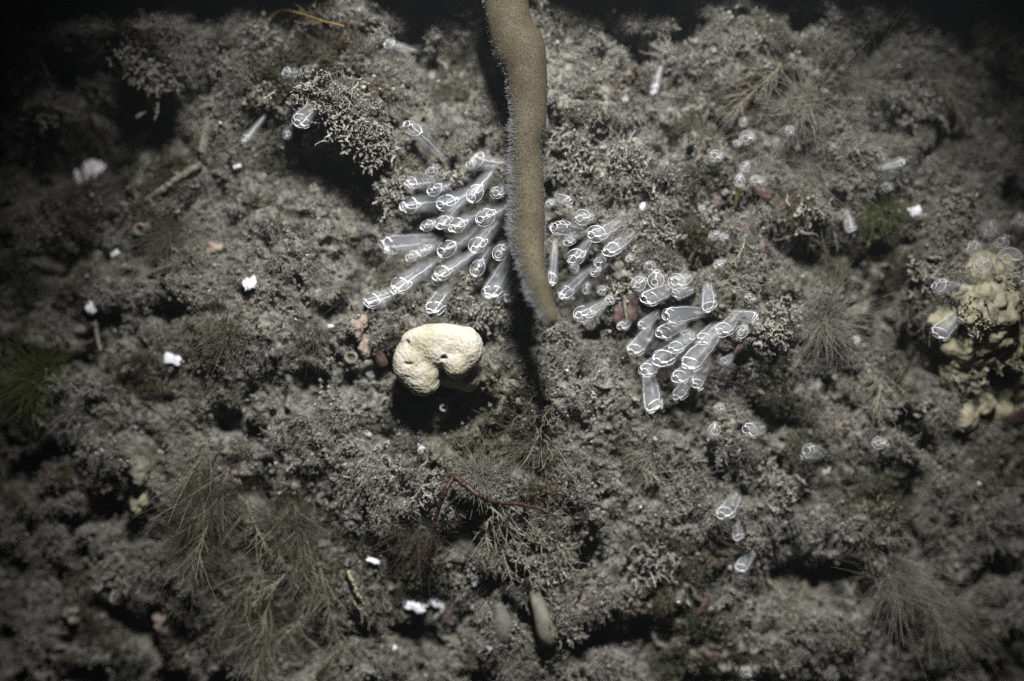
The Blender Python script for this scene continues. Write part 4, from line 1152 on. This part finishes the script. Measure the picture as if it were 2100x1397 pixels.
for a in [
    (1005, 1040, 1120, 1208, 5, 130, 'feathery silty hydroid frond slanting down right under the red stem', None),
    (1010, 1060, 985, 1150, 5, 90, 'short feathery hydroid frond under the red stem', None),
    (1030, 1110, 1052, 1215, 4, 70, 'thin feathery frond ending above the pale club', None),
    (1020, 1030, 1160, 1120, 4, 150, 'broad bushy hydroid frond right of the red stem', None),
    (1110, 1090, 1200, 1180, 4, 120, 'fuzzy hydroid spray beside the little red scrap', None),
    (505, 1030, 560, 1150, 6, 90, 'pale hydroid frond at the top of the brown filaments', None),
    (590, 1050, 500, 1090, 7, 70, 'light branch reaching left across the brown filaments', None),
    (600, 1160, 520, 1240, 7, 90, 'spiky hydroid frond slanting down left', None),
    (610, 1170, 640, 1330, 6, 110, 'long hydroid frond hanging to the foot of the rock', None),
    (640, 1240, 560, 1340, 7, 80, 'lower hydroid frond in the brown filaments', None),
    (660, 1290, 780, 1350, 5, 70, 'pale horizontal hydroid frond at the foot of the rock', None),
    (690, 1320, 640, 1396, 5, 80, 'hydroid frond leaving the foot of the rock', None),
    (570, 1120, 610, 1200, 6, 60, 'small crooked hydroid frond with beaded branches', None),
    (720, 1220, 800, 1310, 4, 70, 'faint hydroid frond left of the violet white chip', None),
    (1660, 440, 1630, 530, 6, 110, 'silty frond hanging left of the dark hollow', None),
    (1700, 450, 1690, 530, 6, 70, 'silty frond hanging into the dark hollow', None),
    (1560, 440, 1480, 560, 2, 60, 'sparse frond left of the narrow red tongue', None),
    (1290, 940, 1390, 1010, 2, 80, 'flat silty frond on the pale slope right of the finger shadow', None),
    (1810, 760, 1790, 850, 5, 110, 'stubby branching frond below the hydroid burst', None),
    (1790, 770, 1740, 800, 5, 80, 'stubby branching frond leaning left below the burst', None),
    (1560, 1180, 1700, 1330, 3, 110, 'dim frond over the dark lower hollow', None),
    (1880, 1180, 2040, 1330, 3, 120, 'long dim frond below the red branching weed', None),
    (1100, 860, 1135, 960, 1.5, 110, 'dark hydroid spray in the shadow of the finger', None)]:
    frond(*a)
for a in [
    (430, 880, 400, 1060, 5, 190, 'tall dark olive plume beside the pale cream lump', None, 0.22, 40, 14, (M_hyd, M_film)),
    (470, 960, 380, 1200, 6, 200, 'long olive plume drooping over the grey knob side', None, 0.22, 44, 14, (M_hyd, M_film)),
    (600, 1020, 640, 1240, 7, 190, 'tall olive plume with a pale stem above the crooked frond', None, 0.22, 44, 14, (M_hyd, M_film)),
    (540, 1150, 430, 1330, 7, 200, 'broad dark plume near the spiky frond', None, 0.22, 44, 14, (M_hyd, M_film)),
    (650, 1140, 700, 1330, 6, 170, 'olive plume hanging beside the pale beaded stem', None, 0.22, 40, 14, (M_hyd, M_film)),
    (560, 1220, 520, 1390, 6, 190, 'dark plume trailing to the foot of the rock', None, 0.22, 40, 14, (M_hyd, M_film)),
    (1760, 1060, 1900, 1240, 5, 190, 'hazy grey plume around the orange pink nub', None, 0.2, 44, 14),
    (1850, 1180, 1990, 1330, 4, 190, 'hazy grey plume below the red branching weed', None, 0.2, 44, 14),
    (1650, 1180, 1600, 1320, 4, 150, 'dim plume left of the dark lower hollow', None, 0.2, 36, 14),
    (1950, 960, 2060, 1120, 4, 180, 'dim grey plume under the dark brown blades', None, 0.2, 40, 14),
    (1600, 130, 1500, 240, 3, 150, 'grey plume above the tiny tunicates', None, 0.2, 36, 12),
    (1900, 120, 1980, 260, 3, 170, 'dim plume in the dark beyond the mossy turf', None, 0.2, 36, 12)]:
    frond(*a)

# soft bursts and films of filaments
def burst(px, py, rpx, n, mat, label, lift=2.0, up=0.5, rad=0.085, name='hydroid_burst', cat='hydroid', flow=(0, 0), seed=0):
    c_ = G(px, py, 0.5)
    th_ = RNG.uniform(0, 2 * np.pi, n)
    el = RNG.uniform(0.05, 1.0, n) * up
    d = np.stack([np.cos(th_) + flow[0], -el - 0.25, np.sin(th_) + flow[1]], -1); d /= np.linalg.norm(d, axis=1, keepdims=True)
    ln_ = rpx * S * RNG.uniform(0.45, 1.1, n)
    o_ = np.stack([RNG.normal(0, .13, n) * rpx * S, RNG.uniform(-0.5, 0.5, n), RNG.normal(0, .13, n) * rpx * S], -1)
    tt_ = np.linspace(0, 1, 6)
    pth = o_[:, None, :] + d[:, None, :] * (ln_[:, None] * tt_)[..., None] + (RNG.normal(0, .4, (n, 3)))[:, None, :] * (ln_[:, None] * tt_ ** 2)[..., None]
    pth += RNG.normal(0, 0.05 * rpx * S * 0.12, pth.shape)
    v, f = tubes(pth, np.full((n, 6), rad) * np.linspace(1.1, .5, 6), 3)
    e = empty(name, c_)
    o = obj('filaments', mesh('filaments', v, f), mat, e); o['kind'] = 'stuff'
    # holdfast the filaments spring from
    b_ = lathe(np.array([-1.2, -0.4, 0.3, 0.7, 0.85]) * rpx * S * 0.12, np.array([1.3, 1.2, 0.8, 0.4, 0.02]) * rpx * S * 0.13, 12, 1, 0, .1, px)
    vv_ = b_[0] @ np.array(Vector((0, -1, 0)).to_track_quat('Z', 'Y').to_matrix()).T
    obj('holdfast', mesh('holdfast', vv_, b_[1]), M_twig, e)
    tag(e, label, cat)
for a in [
    (1690, 655, 85, 620, M_hydf, 'grey burst of radiating hydroid filaments left of the cream mass', 2, 0.9, 0.06),
    (1905, 650, 40, 60, M_hydf, 'small tuft of filaments in the gap before the cream mass', 2, 0.5, 0.09),
    (1830, 1190, 110, 320, M_hydf, 'large grey burst of filaments around the orange pink nub', 2, 1.3, 0.055),
    (1930, 1240, 110, 240, M_hydf, 'dim brown burst of filaments beside the red branching weed', 2, 1.2, 0.055),
    (1330, 930, 60, 160, M_hydf, 'flat silty filament tuft on the pale slope', 2, 0.4, 0.08),
    (1780, 170, 90, 200, M_hydf, 'dim filament tuft under the added shading ledge', 2, 0.5, 0.09),
    (1650, 210, 80, 180, M_hydf, 'grey filament tuft above the mossy turf', 2, 0.5, 0.09),
    (430, 1020, 90, 560, M_film, 'greenish brown film of filaments beside the pale cream lump', 2, 1.0, 0.06),
    (400, 1120, 90, 420, M_film, 'murky brown filament tuft lower beside the fronds', 2, 1.0, 0.06),
    (600, 1080, 90, 460, M_film, 'brown filament tuft above the crooked frond', 2, 1.0, 0.06),
    (560, 1270, 100, 420, M_film, 'dark filament tuft among the lower fronds', 2, 1.0, 0.06),
    (470, 680, 80, 220, M_film, 'olive filament tuft on the silt slope left of the pink nub', 2, 0.7, 0.06),
    (350, 480, 90, 320, M_film, 'dark green brown filament patch above the short twig', 2, 0.8, 0.06),
    (190, 420, 80, 260, M_dkbr, 'rusty brown filament tuft under the ridged shell', 2, 0.8, 0.07),
    (80, 775, 85, 520, M_green, 'blurred green algae tuft left of the bright white chip', 2, 0.9, 0.09),
    (640, 680, 70, 160, M_film, 'thin olive tuft right of the silt slope', 2, 0.7, 0.05),
    (1100, 905, 90, 240, M_film, 'dark tuft in the finger shadow', 2, 0.6, 0.06),
    (985, 975, 60, 420, M_hydf, 'grey cottony tuft over the fork of the red stem', 2, 0.9, 0.06),
    (1660, 350, 90, 260, M_hydf, 'mossy tuft above the dark hollow', 2, 0.6, 0.07),
    (1800, 420, 70, 200, M_green, 'greenish tuft right of the dark hollow', 2, 0.6, 0.07),
    (1450, 290, 50, 120, M_hydf, 'pale moss beside the highest red blade', 2, 0.5, 0.06),
    (860, 1080, 80, 220, M_film, 'brownish tuft between the red stems', 2, 0.6, 0.05)]:
    burst(*a)

# fluffy silt-laden tufts: dense little branching clumps that stand proud of the rock
def tuft(px, py, rpx, n, label, lift=0.0, tone=(0.34, 0.33, 0.295), dirn=(0, -1, -0.35)):
    c_ = G(px, py, lift)
    e = empty('bryozoan_tuft', c_)
    paths, rads = [], []
    dirn = np.asarray(dirn, float)
    for q_ in range(n):
        o_ = np.array([RNG.normal(0, .42), RNG.uniform(-0.2, 0.2), RNG.normal(0, .42)]) * rpx * S
        d = dirn + RNG.normal(0, 0.55, 3); d /= np.linalg.norm(d)
        ln_ = rpx * S * random.uniform(0.3, 0.75)
        tt_ = np.linspace(0, 1, 5)[:, None]
        m_ = o_ + d * ln_ * tt_ + RNG.normal(0, 0.18, (5, 3))
        paths.append(m_); rads.append(np.array([.3, .34, .3, .3, .14]) * random.uniform(.8, 1.5))
        for w_ in range(5):
            s_ = m_[1 + w_ % 4]; d2 = d * 0.5 + RNG.normal(0, .8, 3); d2 /= np.linalg.norm(d2)
            paths.append(s_ + d2 * random.uniform(.6, 1.6) * tt_ + RNG.normal(0, 0.1, (5, 3))); rads.append(np.array([.22, .27, .22, .25, .1]) * random.uniform(.7, 1.5))
    paths = np.array(paths); rads = np.array(rads) * RNG.uniform(0.7, 1.35, (len(rads), 5))
    v, f = tubes(paths, rads * 0.85, 3)
    tn = np.repeat(np.asarray(tone) * RNG.uniform(0.45, 1.25, (len(paths), 1)), 15, axis=0)
    o = obj('branches', mesh('branches', v, f, True, tn), M_turf, e); o['kind'] = 'stuff'
    base = lathe(np.array([-1.0, 0, .5, .8]), np.array([rpx * S * .5, rpx * S * .45, rpx * S * .25, .05]), 12, 1, 0, .15, px)
    vb = base[0] @ np.array(Vector((0, -1, 0)).to_track_quat('Z', 'Y').to_matrix()).T
    obj('root_mat', mesh('root_mat', vb, base[1]), M_twig, e)
    tag(e, label, 'bryozoan')
for a in [
    (730, 270, 46, 90, 'fluffy silty tuft, fullest part of the overhanging outcrop', 2.0),
    (770, 300, 44, 90, 'fluffy silty tuft at the lower lip of the outcrop', 2.5),
    (735, 325, 26, 40, 'pointed silty tuft hanging under the outcrop', 2.0),
    (700, 230, 44, 80, 'fluffy silty tuft in the middle of the outcrop', 1.5),
    (800, 390, 36, 60, 'ragged silty tuft left of the ringed tunicates', 2.0),
    (815, 360, 30, 50, 'silty tuft between the outcrop and the tunicate clump', 1.5),
    (445, 215, 26, 40, 'pale ragged tuft above the grey silty tube', 2.0),
    (530, 190, 34, 50, 'silty tuft above the slim tunicates', 1.5),
    (640, 190, 50, 80, 'broad silty tuft on top of the outcrop', 1.0),
    (480, 130, 50, 70, 'dim silty tuft under the golden thread', 1.0),
    (560, 110, 50, 70, 'shaded silty tuft right under the golden thread', 1.0),
    (920, 365, 26, 40, 'small silty tuft poking between tunicates', 3.0),
    (960, 575, 26, 36, 'pale silty tuft under the tunicate clump', 2.0),
    (985, 645, 34, 50, 'pale silty tuft at the top right corner of the cream sponge', 1.5),
    (1082, 583, 14, 20, 'tiny pale tuft touching the edge of the brown finger', 16.0),
    (1265, 600, 26, 40, 'silty tuft above the two lobed red blade', 2.0),
    (1150, 690, 40, 50, 'grey tuft below the tip of the finger', 1.0),
    (1180, 300, 50, 70, 'pale turf tuft right of the finger bend', 1.0),
    (1280, 330, 50, 70, 'pale turf tuft above the egg shaped shell', 1.0),
    (1340, 480, 44, 60, 'pale tuft left of the dark slanting twig', 1.0),
    (1450, 440, 30, 44, 'ragged tuft under the broad red oval blade', 1.5),
    (1580, 680, 34, 50, 'tuft at the end of the tunicate clump', 1.5),
    (1600, 640, 40, 50, 'silty tuft left of the hydroid burst', 1.0),
    (1460, 790, 40, 50, 'silty tuft under the tunicate clump', 1.0),
    (1890, 220, 44, 50, 'pale silty tuft beside the narrow dark gap', 2.0),
    (1850, 190, 44, 50, 'branching silty tuft above the dark gap', 2.0),
    (280, 120, 50, 60, 'dim tuft at the edge of the great dark hollow', 2.0),
    (330, 160, 50, 60, 'ragged dim tuft overhanging the great dark hollow', 2.0),
    (60, 160, 60, 60, 'dark blurred tuft at the upper end of the great hollow', 1.0),
    (100, 220, 50, 50, 'dark tuft hanging into the great hollow', 1.0),
    (870, 1000, 40, 50, 'silty tuft left of the red fork', 1.0),
    (790, 960, 40, 50, 'silty tuft below the shadow hollow', 1.0),
    (250, 1180, 50, 50, 'lumpy silt tuft near the pinkish nub', 1.0),
    (1120, 1160, 46, 60, 'whitish tuft in the middle of the feathery fronds', 1.5),
    (1340, 1150, 50, 60, 'silty tuft right of the feathery fronds', 1.0),
    (1600, 1000, 50, 60, 'silty tuft right of the paired tunicates', 1.0),
    (1960, 420, 50, 50, 'yellowish tuft above the cream mass', 1.0),
    (1900, 560, 40, 50, 'yellowish ragged tuft over the dark gap', 2.0),
    (2000, 640, 44, 60, 'yellowish tuft on the near side of the cream mass', 2.0, (0.42, 0.40, 0.31)),
    (2050, 720, 50, 60, 'yellowish tuft low on the cream mass', 2.0, (0.42, 0.40, 0.31)),
    (2060, 600, 44, 60, 'yellowish tuft under the broad ringed tunicate', 2.0, (0.42, 0.40, 0.31)),
    (1980, 760, 50, 60, 'ragged yellowish tuft above the large dark blade', 1.5, (0.42, 0.40, 0.31))]:
    tuft(*a)

# ------------------------------------------------------------------ the water: thin even murk round camera and rock
bm_v = np.array([(x_, y_, z_) for x_ in (-720, 720) for y_ in (-420, 900) for z_ in (-620, 620)], float)
bm_f = np.array([(0, 1, 3, 2), (4, 6, 7, 5), (0, 4, 5, 1), (2, 3, 7, 6), (0, 2, 6, 4), (1, 5, 7, 3)])
hz, t, b = new_mat('murky_water')
t.nodes.remove(b)
pv_ = nd(t, 'ShaderNodeVolumePrincipled')
pv_.inputs['Color'].default_value = (0.80, 0.86, 0.92, 1)
pv_.inputs['Density'].default_value = 0.065
t.links.new(pv_.outputs[0], t.nodes['Material Output'].inputs['Volume'])
hazeo = obj('haze', mesh('haze', bm_v, bm_f, False), hz)
hazeo['kind'] = 'stuff'; hazeo['label'] = 'thin murky water around the rock face'; hazeo['category'] = 'water'
sc.cycles.volume_bounces = 0
